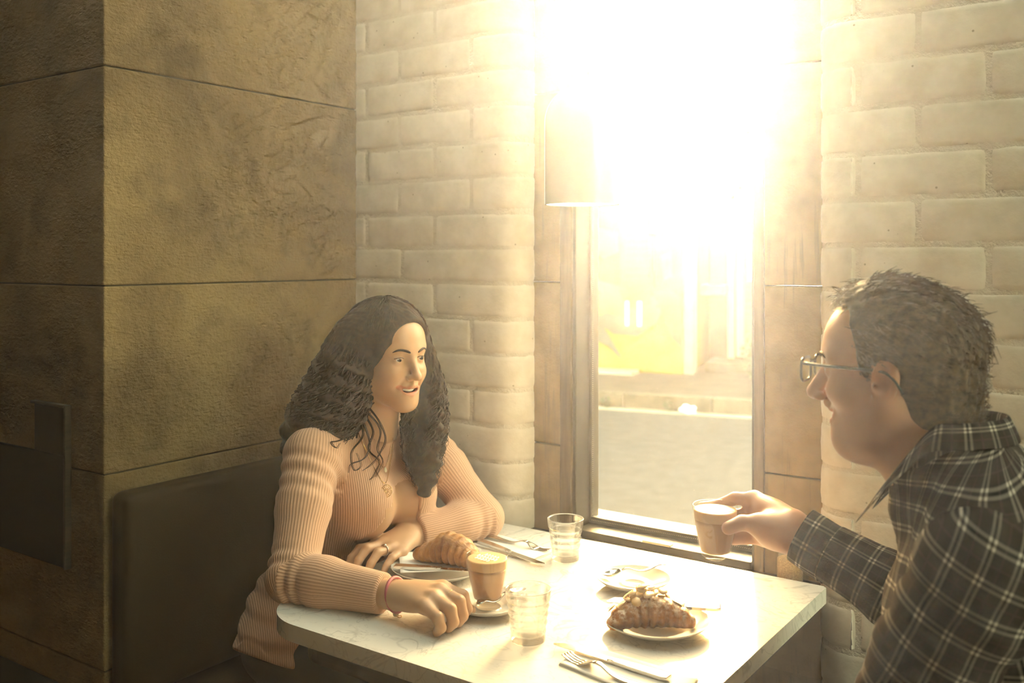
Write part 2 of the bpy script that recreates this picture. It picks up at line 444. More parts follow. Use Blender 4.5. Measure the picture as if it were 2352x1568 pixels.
    M['silver'] = plain('silver', (0.75, 0.72, 0.68), 0.25, 1.0)
    M['pink_band'] = plain('pink_leather', (0.50, 0.13, 0.15), 0.5)
    M['pearl'] = plain('bead', (0.80, 0.72, 0.52), 0.25)
    M['acetate'] = plain('dark_acetate', (0.022, 0.016, 0.012), 0.22)
    M['button'] = plain('button', (0.03, 0.04, 0.07), 0.35)
build_materials()

# ------------------------------------------------------------------ solid modelling: smooth unions of round cones and ellipsoids, meshed by surface nets
def A3(v): return np.asarray(v, float)
def nrm2(q): return np.sqrt(np.einsum('ij,ij->i', q, q))
def cone(a, b, ra, rb, k=0.01, op='u'):
    a, b = A3(a), A3(b)
    return dict(t='c', a=a, b=b, ra=ra, rb=rb, k=k, op=op, bc=(a + b) / 2, br=np.linalg.norm(b - a) / 2 + max(ra, rb))
def ell(c, r, R=None, k=0.01, op='u'):
    c, r = A3(c), A3(r) if not np.isscalar(r) else np.full(3, float(r))
    return dict(t='e', c=c, r=r, R=R, k=k, op=op, bc=c, br=float(r.max()))
def fnp(f, k=0.005, op='i'):
    return dict(t='f', f=f, k=k, op=op, bc=None, br=None)
def chain(pts, rad, k=0.01, op='u'):
    return [cone(pts[i], pts[i + 1], rad[i], rad[i + 1], k if i == 0 else min(k, 0.006) if op == 'u' else k, op) for i in range(len(pts) - 1)]
def prim_d(p, P):
    if p['t'] == 'c':
        ba = (p['b'] - p['a']).astype(P.dtype); pa = P - p['a'].astype(P.dtype)
        t = np.clip(pa @ ba / (ba @ ba + 1e-12), 0, 1)
        return nrm2(pa - t[:, None] * ba) - (p['ra'] + (p['rb'] - p['ra']) * t)
    if p['t'] == 'e':
        q = P - p['c'].astype(P.dtype)
        if p['R'] is not None: q = q @ p['R'].astype(P.dtype)
        r = p['r'].astype(P.dtype)
        k0 = nrm2(q / r); k1 = nrm2(q / (r * r))
        return k0 * (k0 - 1) / np.maximum(k1, 1e-6)
    return p['f'](P)
def eval_sdf(prog, P, grow=0.0):
    d = np.full(len(P), 1.0, P.dtype)
    c = (P.max(0) + P.min(0)) / 2; R = np.linalg.norm(P.max(0) - P.min(0)) / 2
    for p in prog:
        k = p['k']
        if p['bc'] is not None and math.dist(p['bc'], c) > R + p['br'] + k + 0.02:
            continue
        e = prim_d(p, P)
        if p['op'] == 'u':
            h = np.maximum(k - np.abs(d - e), 0) / k
            d = np.minimum(d, e) - h * h * k * 0.25
        elif p['op'] == 's':
            h = np.maximum(k - np.abs(d + e), 0) / k
            d = np.maximum(d, -e) + h * h * k * 0.25
        elif p['op'] == 'i':
            h = np.maximum(k - np.abs(d - e), 0) / k
            d = np.maximum(d, e) + h * h * k * 0.25
        elif p['op'] == 'd':
            d = d + e
    return d - grow
def sdf_net(prog, h, lo, hi, grow=0.0, zc=None, st=2.6):
    """below height zc the grid is st times coarser upwards (hidden legs)"""
    lo = A3(lo).copy(); hi = A3(hi)
    if zc is not None: lo[2] = zc - (zc - lo[2]) / st
    def warp(P):
        if zc is None: return P
        P = P.copy(); z = P[:, 2]; P[:, 2] = np.where(z < zc, zc - (zc - z) * st, z); return P
    B = 8
    nb = np.ceil((hi - lo) / (h * B)).astype(int) + 1
    I = np.stack(np.meshgrid(*[np.arange(n) for n in nb], indexing='ij'), -1).reshape(-1, 3)
    ctr = lo + (I + 0.5) * B * h
    SB = 3
    key = (I // SB); kid = (key[:, 0] * 4096 + key[:, 1]) * 4096 + key[:, 2]
    order = np.argsort(kid, kind='stable'); cut = np.nonzero(np.diff(kid[order]))[0] + 1
    act = np.zeros(len(I), bool)
    lim = B * h * 0.87 * 1.35 + 0.005
    for g in np.split(order, cut):
        wp = warp(ctr[g]); act[g] = np.abs(eval_sdf(prog, wp, grow)) < (lim if zc is None else np.where(wp[:, 2] < zc + B * h, lim * 1.9, lim))
    I = I[act]; kid = kid[act]
    order = np.argsort(kid, kind='stable'); cut = np.nonzero(np.diff(kid[order]))[0] + 1
    off = np.stack(np.meshgrid(*[np.arange(B + 1)] * 3, indexing='ij'), -1).reshape(-1, 3)
    vals = np.empty((len(I), (B + 1) ** 3), np.float32)
    for g in np.split(order, cut):
        for q in np.array_split(g, max(1, len(g) // 60)):
            P = (lo + (I[q][:, None, :] * B + off[None]) * h).astype(np.float32)
            vals[q] = eval_sdf(prog, warp(P.reshape(-1, 3)), grow).reshape(len(q), -1)
    vals = vals.reshape(-1, B + 1, B + 1, B + 1)
    keep = (vals.min((1, 2, 3)) < 0) & (vals.max((1, 2, 3)) > 0)
    I, vals = I[keep], vals[keep]
    G = nb * B + 8
    def cid(c): return (c[..., 0].astype(np.int64) * G[1] + c[..., 1]) * G[2] + c[..., 2]
    corner = [(i, j, k) for i in (0, 1) for j in (0, 1) for k in (0, 1)]
    V8 = np.stack([vals[:, i:i + B, j:j + B, k:k + B] for i, j, k in corner], -1)
    s = V8 < 0
    m = s.any(-1) & ~s.all(-1)
    bi, ci, cj, ck = np.nonzero(m)
    cells = I[bi] * B + np.stack((ci, cj, ck), -1)
    W8 = V8[bi, ci, cj, ck]
    acc = np.zeros((len(cells), 3)); cnt = np.zeros(len(cells))
    cn = np.array(corner, float)
    for a in range(8):
        for ax in range(3):
            if corner[a][ax] == 0:
                b = a + (4, 2, 1)[ax]
                va, vb = W8[:, a], W8[:, b]
                x = (va < 0) != (vb < 0)
                t = va[x] / (va[x] - vb[x])
                p = cn[a][None] + t[:, None] * (cn[b] - cn[a])[None]
                acc[x] += p; cnt[x] += 1
    Vt = warp(lo + (cells + acc / cnt[:, None]) * h)
    ids = cid(cells); o = np.argsort(ids); sid = ids[o]
    quads = []
    for ax in range(3):
        v0 = vals[:, :B, :B, :B]
        v1 = vals[:, 1:, :B, :B] if ax == 0 else vals[:, :B, 1:, :B] if ax == 1 else vals[:, :B, :B, 1:]
        e = (v0 < 0) != (v1 < 0)
        bi, ci, cj, ck = np.nonzero(e)
        c0 = I[bi] * B + np.stack((ci, cj, ck), -1)
        u, w = [(1, 2), (2, 0), (0, 1)][ax]
        q = []
        for du, dw in ((1, 1), (0, 1), (0, 0), (1, 0)):
            c = c0.copy(); c[:, u] -= du; c[:, w] -= dw
            q.append(cid(c))
        q = np.stack(q, -1)
        pos = np.searchsorted(sid, q); pos = np.minimum(pos, len(sid) - 1)
        ok = (sid[pos] == q).all(1)
        f = o[pos][ok]
        neg = (v0[bi, ci, cj, ck] < 0)[ok]
        f[~neg] = f[~neg][:, ::-1]
        quads.append(f)
    return Vt, np.concatenate(quads)
def smooth_verts(V, Q, it=1, lam=0.5):
    i = np.concatenate([Q[:, a] for a in range(4)] + [Q[:, (a + 1) % 4] for a in range(4)])
    j = np.concatenate([Q[:, (a + 1) % 4] for a in range(4)] + [Q[:, a] for a in range(4)])
    cnt = np.maximum(np.bincount(i, minlength=len(V)), 1)
    for _ in range(it):
        acc = np.stack([np.bincount(i, V[j, k], len(V)) for k in range(3)], 1)
        V = V + lam * (acc / cnt[:, None] - V)
    return V
def largest(V, Q):
    """keep the largest connected piece"""
    fl = Q.ravel(); order = np.argsort(fl, kind='stable'); st = np.r_[0, np.nonzero(np.diff(fl[order]))[0] + 1]; vid = fl[order][st]
    lab = np.arange(len(V))
    for _ in range(400):
        new = lab.copy()
        new[vid] = np.minimum(lab[vid], np.minimum.reduceat(np.repeat(lab[Q].min(1), 4)[order], st))
        for _j in range(3): new = new[new]
        if (new == lab).all(): break
        lab = new
    u, c = np.unique(lab, return_counts=True)
    kv = lab == u[c.argmax()]
    idx = np.cumsum(kv) - 1
    return V[kv], idx[Q[kv[Q].all(1)]]
def np_mesh(V, Q, name='m'):
    me = bpy.data.meshes.new(name)
    me.vertices.add(len(V)); me.vertices.foreach_set('co', np.asarray(V, np.float32).ravel())
    me.loops.add(Q.size); me.loops.foreach_set('vertex_index', Q.astype(np.int32).ravel())
    me.polygons.add(len(Q)); me.polygons.foreach_set('loop_start', np.arange(0, Q.size, 4, dtype=np.int32))
    me.update(calc_edges=True)
    me.shade_smooth()
    return me
def sdf_mesh(prog, h, lo, hi, grow=0.0, smooth=1, zc=None, one=False):
    V, Q = sdf_net(prog, h, lo, hi, grow, zc)
    if one: V, Q = largest(V, Q)
    if smooth: V = smooth_verts(V, Q, smooth)
    return np_mesh(V, Q), V, Q
def set_float(me, name, vals):
    a = me.attributes.new(name, 'FLOAT', 'POINT'); a.data.foreach_set('value', np.asarray(vals, np.float32))
def set_color(me, name, rgb):
    a = me.attributes.new(name, 'FLOAT_COLOR', 'POINT')
    c = np.ones((len(rgb), 4), np.float32); c[:, :3] = rgb
    a.data.foreach_set('color', c.ravel())
def vnoise(P, f, seed=0):
    """cheap smooth noise from sines"""
    r = np.random.default_rng(seed)
    s = np.zeros(len(P))
    for _ in range(5):
        d = r.normal(size=3); d /= np.linalg.norm(d)
        s += np.sin(P @ d * f * r.uniform(0.7, 1.4) + r.uniform(0, 6.28))
    return s / 5
def bvh_of(*objs, near=None, rad=.2):
    """search tree over quad meshes (top-level, untransformed), optionally only round a point"""
    V, Fc, n = [], [], 0
    for o in objs:
        me = o.data
        v = np.empty(len(me.vertices) * 3, np.float32); me.vertices.foreach_get('co', v); v = v.reshape(-1, 3)
        q = np.empty(len(me.loops), np.int32); me.loops.foreach_get('vertex_index', q); q = q.reshape(-1, 4)
        if near is not None: q = q[(np.abs(v[q[:, 0]] - A3(near)) < rad).all(1)]
        u, inv = np.unique(q, return_inverse=True)
        V.append(v[u]); Fc.append(inv.reshape(-1, 4) + n); n += len(u)
    return BVHTree.FromPolygons(np.concatenate(V).tolist(), np.concatenate(Fc).tolist())

def strands(paths, rads, sides=4):
    """many thin tapering tubes as one mesh (arrays)"""
    VV, QQ, base = [], [], 0
    by = {}
    for P, R in zip(paths, rads): by.setdefault(len(P), []).append((P, R))
    for n, L in by.items():
        P = np.array([a for a, _ in L]); R = np.array([np.broadcast_to(b, n) for _, b in L])
        T = np.gradient(P, axis=1); T /= np.linalg.norm(T, axis=2, keepdims=True) + 1e-12
        e1 = np.cross(T, np.array((.31, .52, .79))); e1 /= np.linalg.norm(e1, axis=2, keepdims=True) + 1e-12
        e2 = np.cross(T, e1)
        a = np.arange(sides) * 2 * PI / sides
        V = P[:, :, None] + R[:, :, None, None] * (np.cos(a)[:, None] * e1[:, :, None] + np.sin(a)[:, None] * e2[:, :, None])
        m = len(L)
        idx = base + np.arange(m * n * sides).reshape(m, n, sides)
        q = np.stack((idx[:, :-1], np.roll(idx, -1, 2)[:, :-1], np.roll(idx, -1, 2)[:, 1:], idx[:, 1:]), -1).reshape(-1, 4)
        VV.append(V.reshape(-1, 3)); QQ.append(q); base += m * n * sides
    return np_mesh(np.concatenate(VV), np.concatenate(QQ))

# ------------------------------------------------------------------ the room
X_PIER, Y_PIER, Y_BRICK, Y_PANEL, Y_OUT = -1.863, 1.159, 1.910, 1.985, 2.10
X_NL, X_NR = -1.325, -0.610                       # the niche that holds the window
Z_CEIL = 3.2
JOINT_Z0, COURSE = 1.336, 0.0882
XL, XR, YF = -4.5, 2.0, -3.4

obj('floor', box_mesh(XL - .1, XR + .1, YF - .1, Y_OUT, -0.1, 0.0), M['ext_floor'], kind='structure')
KX0, KX1, KY0, KY1 = -2.10, -0.30, 0.75, 1.80             # unseen roof light, added to brighten the table from above
M['ceiling'] = plain('ceiling_paint', (0.24, 0.20, 0.15), 0.9)
ce = obj('ceiling', box_mesh(XL - .1, XR + .1, KY1, Y_OUT, Z_CEIL, Z_CEIL + .1), M['ceiling'], kind='structure')
for x0, x1, y0, y1 in ((XL - .1, XR + .1, YF - .1, KY0), (XL - .1, KX0, KY0, KY1), (KX1, XR + .1, KY0, KY1)):
    obj('ceiling_board', box_mesh(x0, x1, y0, y1, Z_CEIL, Z_CEIL + .1), M['ceiling'], ce)
w3 = bpy.data.objects.new('added_roof_light', None); COL.objects.link(w3); w3['kind'] = 'structure'
for k in range(4):
    x = KX0 + (KX1 - KX0) * k / 3
    obj('glazing_bar', box_mesh(x - .02, x + .02, KY0, KY1, Z_CEIL + .02, Z_CEIL + .14, .003), M['dark_frame'], w3)
    if k < 3: obj('pane', box_mesh(x + .02, KX0 + (KX1 - KX0) * (k + 1) / 3 - .02, KY0, KY1, Z_CEIL + .09, Z_CEIL + .094), M['thin_glass'], w3)
SY0, SY1, SZ0, SZ1 = 0.55, 1.80, 0.80, 2.85          # unseen window added to the right wall for fill light
wr = obj('wall_right', box_mesh(XR, XR + .1, YF, Y_OUT, 0, SZ0), M['concrete'], kind='structure')
for y0, y1, z0, z1 in ((YF, Y_OUT, SZ1, Z_CEIL), (YF, SY0, SZ0, SZ1), (SY1, Y_OUT, SZ0, SZ1)):
    obj('wall_section', box_mesh(XR, XR + .1, y0, y1, z0, z1), M['concrete'], wr)
w2 = bpy.data.objects.new('added_side_window', None); COL.objects.link(w2); w2['kind'] = 'structure'
for k in range(4):
    y = SY0 + (SY1 - SY0) * k / 3
    obj('mullion', box_mesh(XR + .01, XR + .08, y - .03, y + .03, SZ0, SZ1, .003), M['dark_frame'], w2)
    if k < 3: obj('pane', box_mesh(XR + .045, XR + .049, y + .03, SY0 + (SY1 - SY0) * (k + 1) / 3 - .03, SZ0, SZ1), M['thin_glass'], w2)
for z in (SZ0, SZ1 - .05): obj('rail', box_mesh(XR + .01, XR + .08, SY0, SY1, z, z + .05, .003), M['dark_frame'], w2)
obj('wall_front', box_mesh(XL, XR, YF - .1, YF, 0, Z_CEIL), M['concrete'], kind='structure')
obj('wall_side', box_mesh(XL - .1, XL, YF, Y_OUT, 0, Z_CEIL), M['concrete'], kind='structure')

def block(parent, x0, x1, y0, y1, z0, z1, mat, bev=0.003):
    return obj('concrete_block', box_mesh(x0, x1, y0, y1, z0, z1, bev, 2), mat, parent)

# concrete pier: recessed core, block facing with thin open joints
wl = obj('wall_left', box_mesh(XL, X_PIER - 0.006, Y_PIER + 0.006, Y_OUT, 0, Z_CEIL), plain('joint_dark', (0.10, 0.08, 0.05), 0.9), kind='structure')
PIER_J = [0.0, 0.525, 0.940, 1.339, 1.804, 2.27, 2.735, Z_CEIL]
for a, b in zip(PIER_J[:-1], PIER_J[1:]):
    block(wl, -3.2, X_PIER, Y_PIER, Y_BRICK + 0.02, a + .0016, b - .0016, M['concrete'])
    block(wl, XL, -3.2 - .003, Y_PIER, Y_PIER + .2, a + .0016, b - .0016, M['concrete'])

# white painted brick wall (both sides of the niche, below and above the window): core = mortar
RB = 0.072                                          # radius of the rounded brick corner
def arc(cx, cy, r, a0, a1, n):
    return [(cx + r * math.cos(a0 + (a1 - a0) * i / n), cy + r * math.sin(a0 + (a1 - a0) * i / n)) for i in range(n + 1)]
MD = 0.0022                                          # mortar lies this far behind the brick face
left_plan = [(X_PIER - .05, Y_BRICK + MD)] + arc(X_NL - RB, Y_BRICK + RB, RB - MD, -PI / 2, 0, 8) + [(X_NL - MD, Y_OUT), (X_PIER - .05, Y_OUT)]
right_plan = [(XR, Y_BRICK + MD), (XR, Y_OUT), (X_NR + MD, Y_OUT)] + arc(X_NR + RB, Y_BRICK + RB, RB - MD, PI, 1.5 * PI, 8)
wb = obj('wall_back', prism_mesh(left_plan, 0, Z_CEIL), M['mortar'], kind='structure')
wb2 = obj('wall_back_right', prism_mesh(right_plan, 0, Z_CEIL), M['mortar'], kind='structure')

def brick_mesh(path, z0, z1, seed):
    """a face of one painted brick bent along a plan path [(x, y, nx, ny)], pillowed edges, a little uneven"""
    r = np.random.default_rng(seed)
    n = len(path); zs = np.array([0, .05, .14, .3, .5, .7, .86, .95, 1.0])
    prof_z = np.array([-.0035, -.0006, .0002, .0006, .0008, .0006, .0002, -.0006, -.0035])
    V, Fc = [], []
    tilt = r.normal(0, .0008); jz = r.normal(0, .0012)
    for i, (x, y, nx, ny) in enumerate(path):
        e = min(i, n - 1 - i)
        edge = {0: -.0040, 1: -.0012, 2: 0.0}.get(e, 0.0)
        for j, s in enumerate(zs):
            o = prof_z[j] + edge + tilt * (s - .5) + r.normal(0, .0004)
            z = z0 + (z1 - z0) * s + jz * (0.3 + .7 * (i / n)) + (r.normal(0, .0008) if j in (0, 1, 7, 8) else 0)
            V.append((x + nx * o, y + ny * o, z))
    m = len(zs)
    for i in range(n - 1):
        for j in range(m - 1):
            Fc.append((i * m + j, (i + 1) * m + j, (i + 1) * m + j + 1, i * m + j + 1))
    return mesh(V, Fc, True)
def straight(x0, x1, flip=False):
    L = x1 - x0
    xs = [x0, x0 + .004, x0 + .01] + [x0 + L * k / 6 for k in range(1, 6)] + [x1 - .01, x1 - .004, x1]
    xs = sorted(xs)
    return [(x, Y_BRICK, 0, -1) for x in xs]
def bull(x0, side):
    """from x0 along the face and round the corner into the niche; side +1: left wall, -1: right wall (mirrored)"""
    if side > 0:
        cx = X_NL - RB
        p = [(x, Y_BRICK, 0, -1) for x in (x0, x0 + .004, x0 + .01, x0 + .4 * (cx - x0), cx - .004)]
        for k in range(1, 9):
            a = -PI / 2 + PI / 2 * k / 8
            p.append((cx + RB * math.cos(a), Y_BRICK + RB + RB * math.sin(a), math.cos(a), math.sin(a)))
        p.append((X_NL, Y_PANEL + .01, 1, 0)); p.append((X_NL, Y_PANEL + .014, 1, 0))
        return p
    cx = X_NR + RB
    p = [(X_NR, Y_PANEL + .014, -1, 0), (X_NR, Y_PANEL + .01, -1, 0)]
    for k in range(0, 8):
        a = PI + PI / 2 * k / 8
        p.append((cx + RB * math.cos(a), Y_BRICK + RB + RB * math.sin(a), math.cos(a), math.sin(a)))
    p += [(x, Y_BRICK, 0, -1) for x in (cx + .004, cx + .5 * (x0 - cx), x0 - .01, x0 - .004, x0)]
    return p
JG = 0.0038
nb = 0
for c in range(-11, 12):
    z0, z1 = JOINT_Z0 + c * COURSE + JG, JOINT_Z0 + (c + 1) * COURSE - JG
    if z1 > 2.34 or z0 < 0.3: continue
    joints = [-1.585, -1.825] if c % 2 else [-1.466, -1.706, -1.90]
    if c == 0: joints = [-1.696, -1.90]
    obj('brick', brick_mesh(bull(joints[0] + JG, 1), z0, z1, 100 + c), M['white_paint'], wb)
    for a, b in zip(joints[1:], joints[:-1]):
        obj('brick', brick_mesh(straight(max(a, X_PIER - .02) + JG, b - JG), z0, z1, nb), M['white_paint'], wb); nb += 1
    if c % 2: obj('brick', brick_mesh(straight(X_PIER - .04, joints[-1] - JG), z0, z1, nb), M['white_paint'], wb); nb += 1
    rj = [-0.41, -0.17, 0.07] if c % 2 else [-0.52, -0.29, -0.05, 0.19]
    obj('brick', brick_mesh(bull(rj[0] - JG, -1), z0, z1, 300 + c), M['white_paint'], wb2)
    for a, b in zip(rj[:-1], rj[1:]):
        obj('brick', brick_mesh(straight(a + JG, b - JG), z0, z1, 500 + nb), M['white_paint'], wb2); nb += 1

# recessed concrete panels beside the window
XFL, XFR = -1.248, -0.735                            # outer edges of the window frame
wn_ = obj('wall_window', box_mesh(X_NL - .02, X_NR + .02, Y_PANEL + .02, Y_OUT, 0, 0.70), M['concrete_warm'], kind='structure')
obj('lintel', box_mesh(X_NL - .02, X_NR + .02, Y_PANEL, Y_OUT, 2.92, Z_CEIL), M['concrete_warm'], wn_)
for a, b in zip(PIER_J[1:-1], PIER_J[2:]):
    b = min(b, 2.92)
    if b - a < .05: continue
    block(wn_, X_NL - .015, XFL, Y_PANEL, Y_OUT, a + .0016, b - .0016, M['concrete_warm'], .002)
    block(wn_, XFR, X_NR + .015, Y_PANEL, Y_OUT, a + .0016, b - .0016, M['concrete_warm'], .002)

# the window: deep frame, glass at the back, seals, sill, latch
w1 = bpy.data.objects.new('window_1', None); COL.objects.link(w1); w1['kind'] = 'structure'
Y_GL, ZB, ZT = 2.072, 0.762, 2.90
XGL, XGR = -1.207, -0.765
def wpart(name, x0, x1, y0, y1, z0, z1, mat, bev=.002):
    return obj(name, box_mesh(x0, x1, y0, y1, z0, z1, bev, 2), mat, w1)
wpart('jamb', XFL, XGL - .008, Y_PANEL - .004, Y_OUT, .70, 2.92, M['bronze'])
wpart('jamb', XGL - .009, XGL, Y_PANEL + .004, Y_OUT, .70, 2.92, M['dark_frame'])
wpart('jamb', XGR + .008, XFR, Y_PANEL - .004, Y_OUT, .70, 2.92, M['bronze'])
wpart('jamb', XGR, XGR + .009, Y_PANEL + .004, Y_OUT, .70, 2.92, M['dark_frame'])
wpart('bottom_rail', XGL, XGR, Y_PANEL - .002, Y_OUT, .70, .743, M['dark_frame'], .003)
wpart('glazing_stop', XGL, XGR, Y_GL - .022, Y_GL - .004, .742, ZB - .003, M['dark_frame'], .003)
wpart('top_rail', XGL, XGR, Y_PANEL, Y_OUT, ZT, 2.93, M['dark_frame'])
wpart('glazing_stop', XGL, XGL + .006, Y_GL - .022, Y_GL - .004, ZB - .02, ZT, M['dark_frame'], .001)
wpart('outer_ledge', XFL, XFR, Y_GL + .004, Y_OUT + .05, .735, .752, M['pale_pipe'])
obj('pane', box_mesh(XGL - .004, XGR + .004, Y_GL - .002, Y_GL + .002, ZB - .015, ZT + .01), M['window_glass'], w1)
# spacer bead with its row of dots
bm = bmesh.new()
for i in range(90):
    x = XGL + .010 + i * (XGR - XGL - .02) / 89
    bmesh.ops.create_icosphere(bm, subdivisions=1, radius=.0011, matrix=Matrix.Translation((x, Y_GL - .023, ZB - .010)))
for i in range(320):
    bmesh.ops.create_icosphere(bm, subdivisions=1, radius=.0011, matrix=Matrix.Translation((XGL + .007, Y_GL - .014, ZB + .002 + i * .005)))
obj('seal_dots', bm_mesh(bm), M['seal'], w1, kind='stuff')
obj('sill', box_mesh(X_NL - .01, X_NR + .01, Y_BRICK + .004, Y_PANEL + .004, .695, .728, .004, 2), M['sill'], w1)
lat = obj('latch', box_mesh(-1.020, -0.950, 1.972, 1.992, .745, .751, .002, 2), M['latch'], w1)
obj('latch_post', box_mesh(-0.992, -0.978, 1.985, 2.005, .740, .747, .001, 1), M['latch'], lat)

# banquette along the pier
bq = thing('banquette', 'dark leatherette banquette against the concrete pier', 'bench', (-1.63, 1.53, 0))
def local(o, root):
    o.parent = root; o.matrix_parent_inverse = Matrix.Translation(root.location).inverted(); return o
def lpart(name, me, mat, root, kind=None):
    o = obj(name, me, mat, None, kind); return local(o, root)
lpart('backrest', box_mesh(-1.862, -1.792, 1.168, 1.905, .47, .905, .022, 5, True), M['leather'], bq)
lpart('seat', box_mesh(-1.862, -1.43, 1.168, 1.905, .36, .455, .02, 4, True), M['leather'], bq)
lpart('plinth', box_mesh(-1.862, -1.48, 1.18, 1.905, 0, .36, .004), M['dark_wood'], bq)

# dark stepped panel let into the pier's other face, and the low bench below it
dp = thing('wall_panel', 'dark stepped metal panel fixed on the shaded concrete face', 'panel', (-2.15, Y_PIER, .72))
lpart('plate', box_mesh(-2.75, -1.993, Y_PIER - .010, Y_PIER - .0005, .722, .965, .002), M['black_metal'], dp)
lpart('upper_plate', box_mesh(-2.120, -1.993, Y_PIER - .010, Y_PIER - .0005, .966, 1.071, .002), M['black_metal'], dp)
lpart('edge_strip', box_mesh(-1.992, -1.984, Y_PIER - .016, Y_PIER - .0005, .722, 1.078, .002), M['dark_wood'], dp)
lpart('edge_strip', box_mesh(-2.128, -1.993, Y_PIER - .016, Y_PIER - .0005, 1.072, 1.078, .002), M['dark_wood'], dp)
lb = thing('low_bench', 'low dark wooden bench under the stepped wall panel', 'bench', (-2.7, .95, 0))
lpart('seat', box_mesh(-3.4, -2.02, .74, Y_PIER - .002, .425, .465, .006), M['dark_wood'], lb)
for x in (-3.3, -2.12):
    lpart('leg', box_mesh(x - .03, x + .03, .80, Y_PIER - .05, 0, .426, .004), M['dark_wood'], lb)

# pendant lamp
LX, LY, LZ = -1.030, 1.722, 1.509
lamp = thing('pendant_lamp', 'domed enamel pendant lamp hanging in front of the window', 'lamp', (LX, LY, LZ))
R_, H_ = .0785, .250
outer = [(R_, 0)] + [(R_, H_ - R_ * 1.0)] + [(R_ * math.cos(a), H_ - R_ + R_ * math.sin(a)) for a in np.linspace(0.1, PI / 2 - .12, 12)]
inner = [(r - .0025, max(z - .0025, 0)) for r, z in outer][::-1]
o = obj('shade', lathe_mesh(outer + [(.006, H_)] + [(.006, H_ - .004)] + [(max(r, .004), z) for r, z in inner] + [(R_, 0)], 64), M['lamp_shade'], lamp)
o2 = obj('lining', lathe_mesh([(r - .0035, max(z, 0.0015)) for r, z in outer] + [(.004, H_ - .005)], 48), M['lamp_inside'], lamp)
obj('cap', lathe_mesh([(.0, H_ + .03), (.010, H_ + .028), (.013, H_ + .004), (.013, H_ - .001), (0, H_ - .001)], 24), M['lamp_shade'], lamp)
obj('cord', tube_mesh(np.array([(0, 0, H_ + .02), (0.0, 0, .9), (0, 0, Z_CEIL - LZ - .02)]), .0022, 8), plain('cord_white', (.7, .66, .58), .5), lamp)
obj('ceiling_rose', lathe_mesh([(0, Z_CEIL - LZ - .03), (.04, Z_CEIL - LZ - .028), (.05, Z_CEIL - LZ), (0, Z_CEIL - LZ)], 24), M['lamp_shade'], lamp)
obj('bulb', lathe_mesh([(0, .085)] + [(.028 * math.sin(a), .113 - .028 * math.cos(a)) for a in np.linspace(.2, PI - .4, 10)] + [(.013, .17), (0, .17)], 24), M['bulb'], lamp)

ll = bpy.data.lights.new('lamp_light', 'POINT'); ll.energy = 2.5; ll.color = (1.0, 0.84, 0.60); ll.shadow_soft_size = .03
lo_ = bpy.data.objects.new('lamp_light', ll); COL.objects.link(lo_); lo_.parent = lamp; lo_.location = (0, 0, .070)

# ------------------------------------------------------------------ the street outside (turned 12.6 degrees from the wall)
SA = math.radians(12.56)
EU, EN = np.array((math.cos(SA), math.sin(SA))), np.array((-math.sin(SA), math.cos(SA)))
ZR = -0.15
def sbox(name, u0, u1, n0, n1, z0, z1, mat, parent=None, bev=0.0, kind=None):
    o = obj(name, box_mesh(u0, u1, n0, n1, z0, z1, bev), mat, parent, kind)
    if parent is None: o.rotation_euler = (0, 0, SA)
    return o
sbox('street_road', -30, 30, 2.3, 9.35, ZR - .1, ZR, M['asphalt'], kind='structure')
sbox('street_ground', -60, 60, -60, 60, ZR - .3, ZR - .101, M['asphalt'], kind='structure')
sbox('street_gutter', -30, 30, 9.35, 9.5, ZR - .1, ZR + .01, M['pale_pipe'], kind='structure')
kb = bpy.data.objects.new('street_kerb', None); COL.objects.link(kb); kb['kind'] = 'structure'; kb.rotation_euler = (0, 0, SA)
for i in range(14):
    sbox('kerb_stone', -9 + i * .9, -9 + i * .9 + .892, 9.5, 9.66, ZR - .05, 0.005, M['kerb'], kb, .012)
sbox('street_footpath', -30, 30, 9.66, 14, -.1, 0.0, M['footpath'], kind='structure')
NW = 11.35
hs = thing('corner_building', 'yellow mural house across the street with a shuttered window', 'building', (0, 0, 0), SA)
sbox('wall', -16, -2.49, NW, NW + 5, 0, 3.675, M['yellow'], hs)
sbox('roof_edge', -16.2, -2.4, NW - .12, NW + 5, 3.675, 3.80, M['ext_grey'], hs)
sbox('corner_strip', -2.49, -2.37, NW + .02, NW + .2, 0, 3.6, M['ext_grey'], hs)
# shuttered window with its surround and slats
wf = sbox('window_surround', -3.26, -2.83, NW - .03, NW + .01, 1.02, 2.26, M['mural_pink'], hs)
sbox('shutter_panel', -3.20, -2.87, NW - .035, NW - .02, 1.13, 1.80, M['orange'], wf)
for k in range(8):
    o = sbox('slat', -3.18, -2.89, NW - .06, NW - .03, 1.15 + k * .082, 1.20 + k * .082, M['slat_yellow'], wf)
sbox('wall_lamp', -2.86, -2.77, NW - .10, NW - .002, 1.69, 1.88, M['white_sign'], hs)
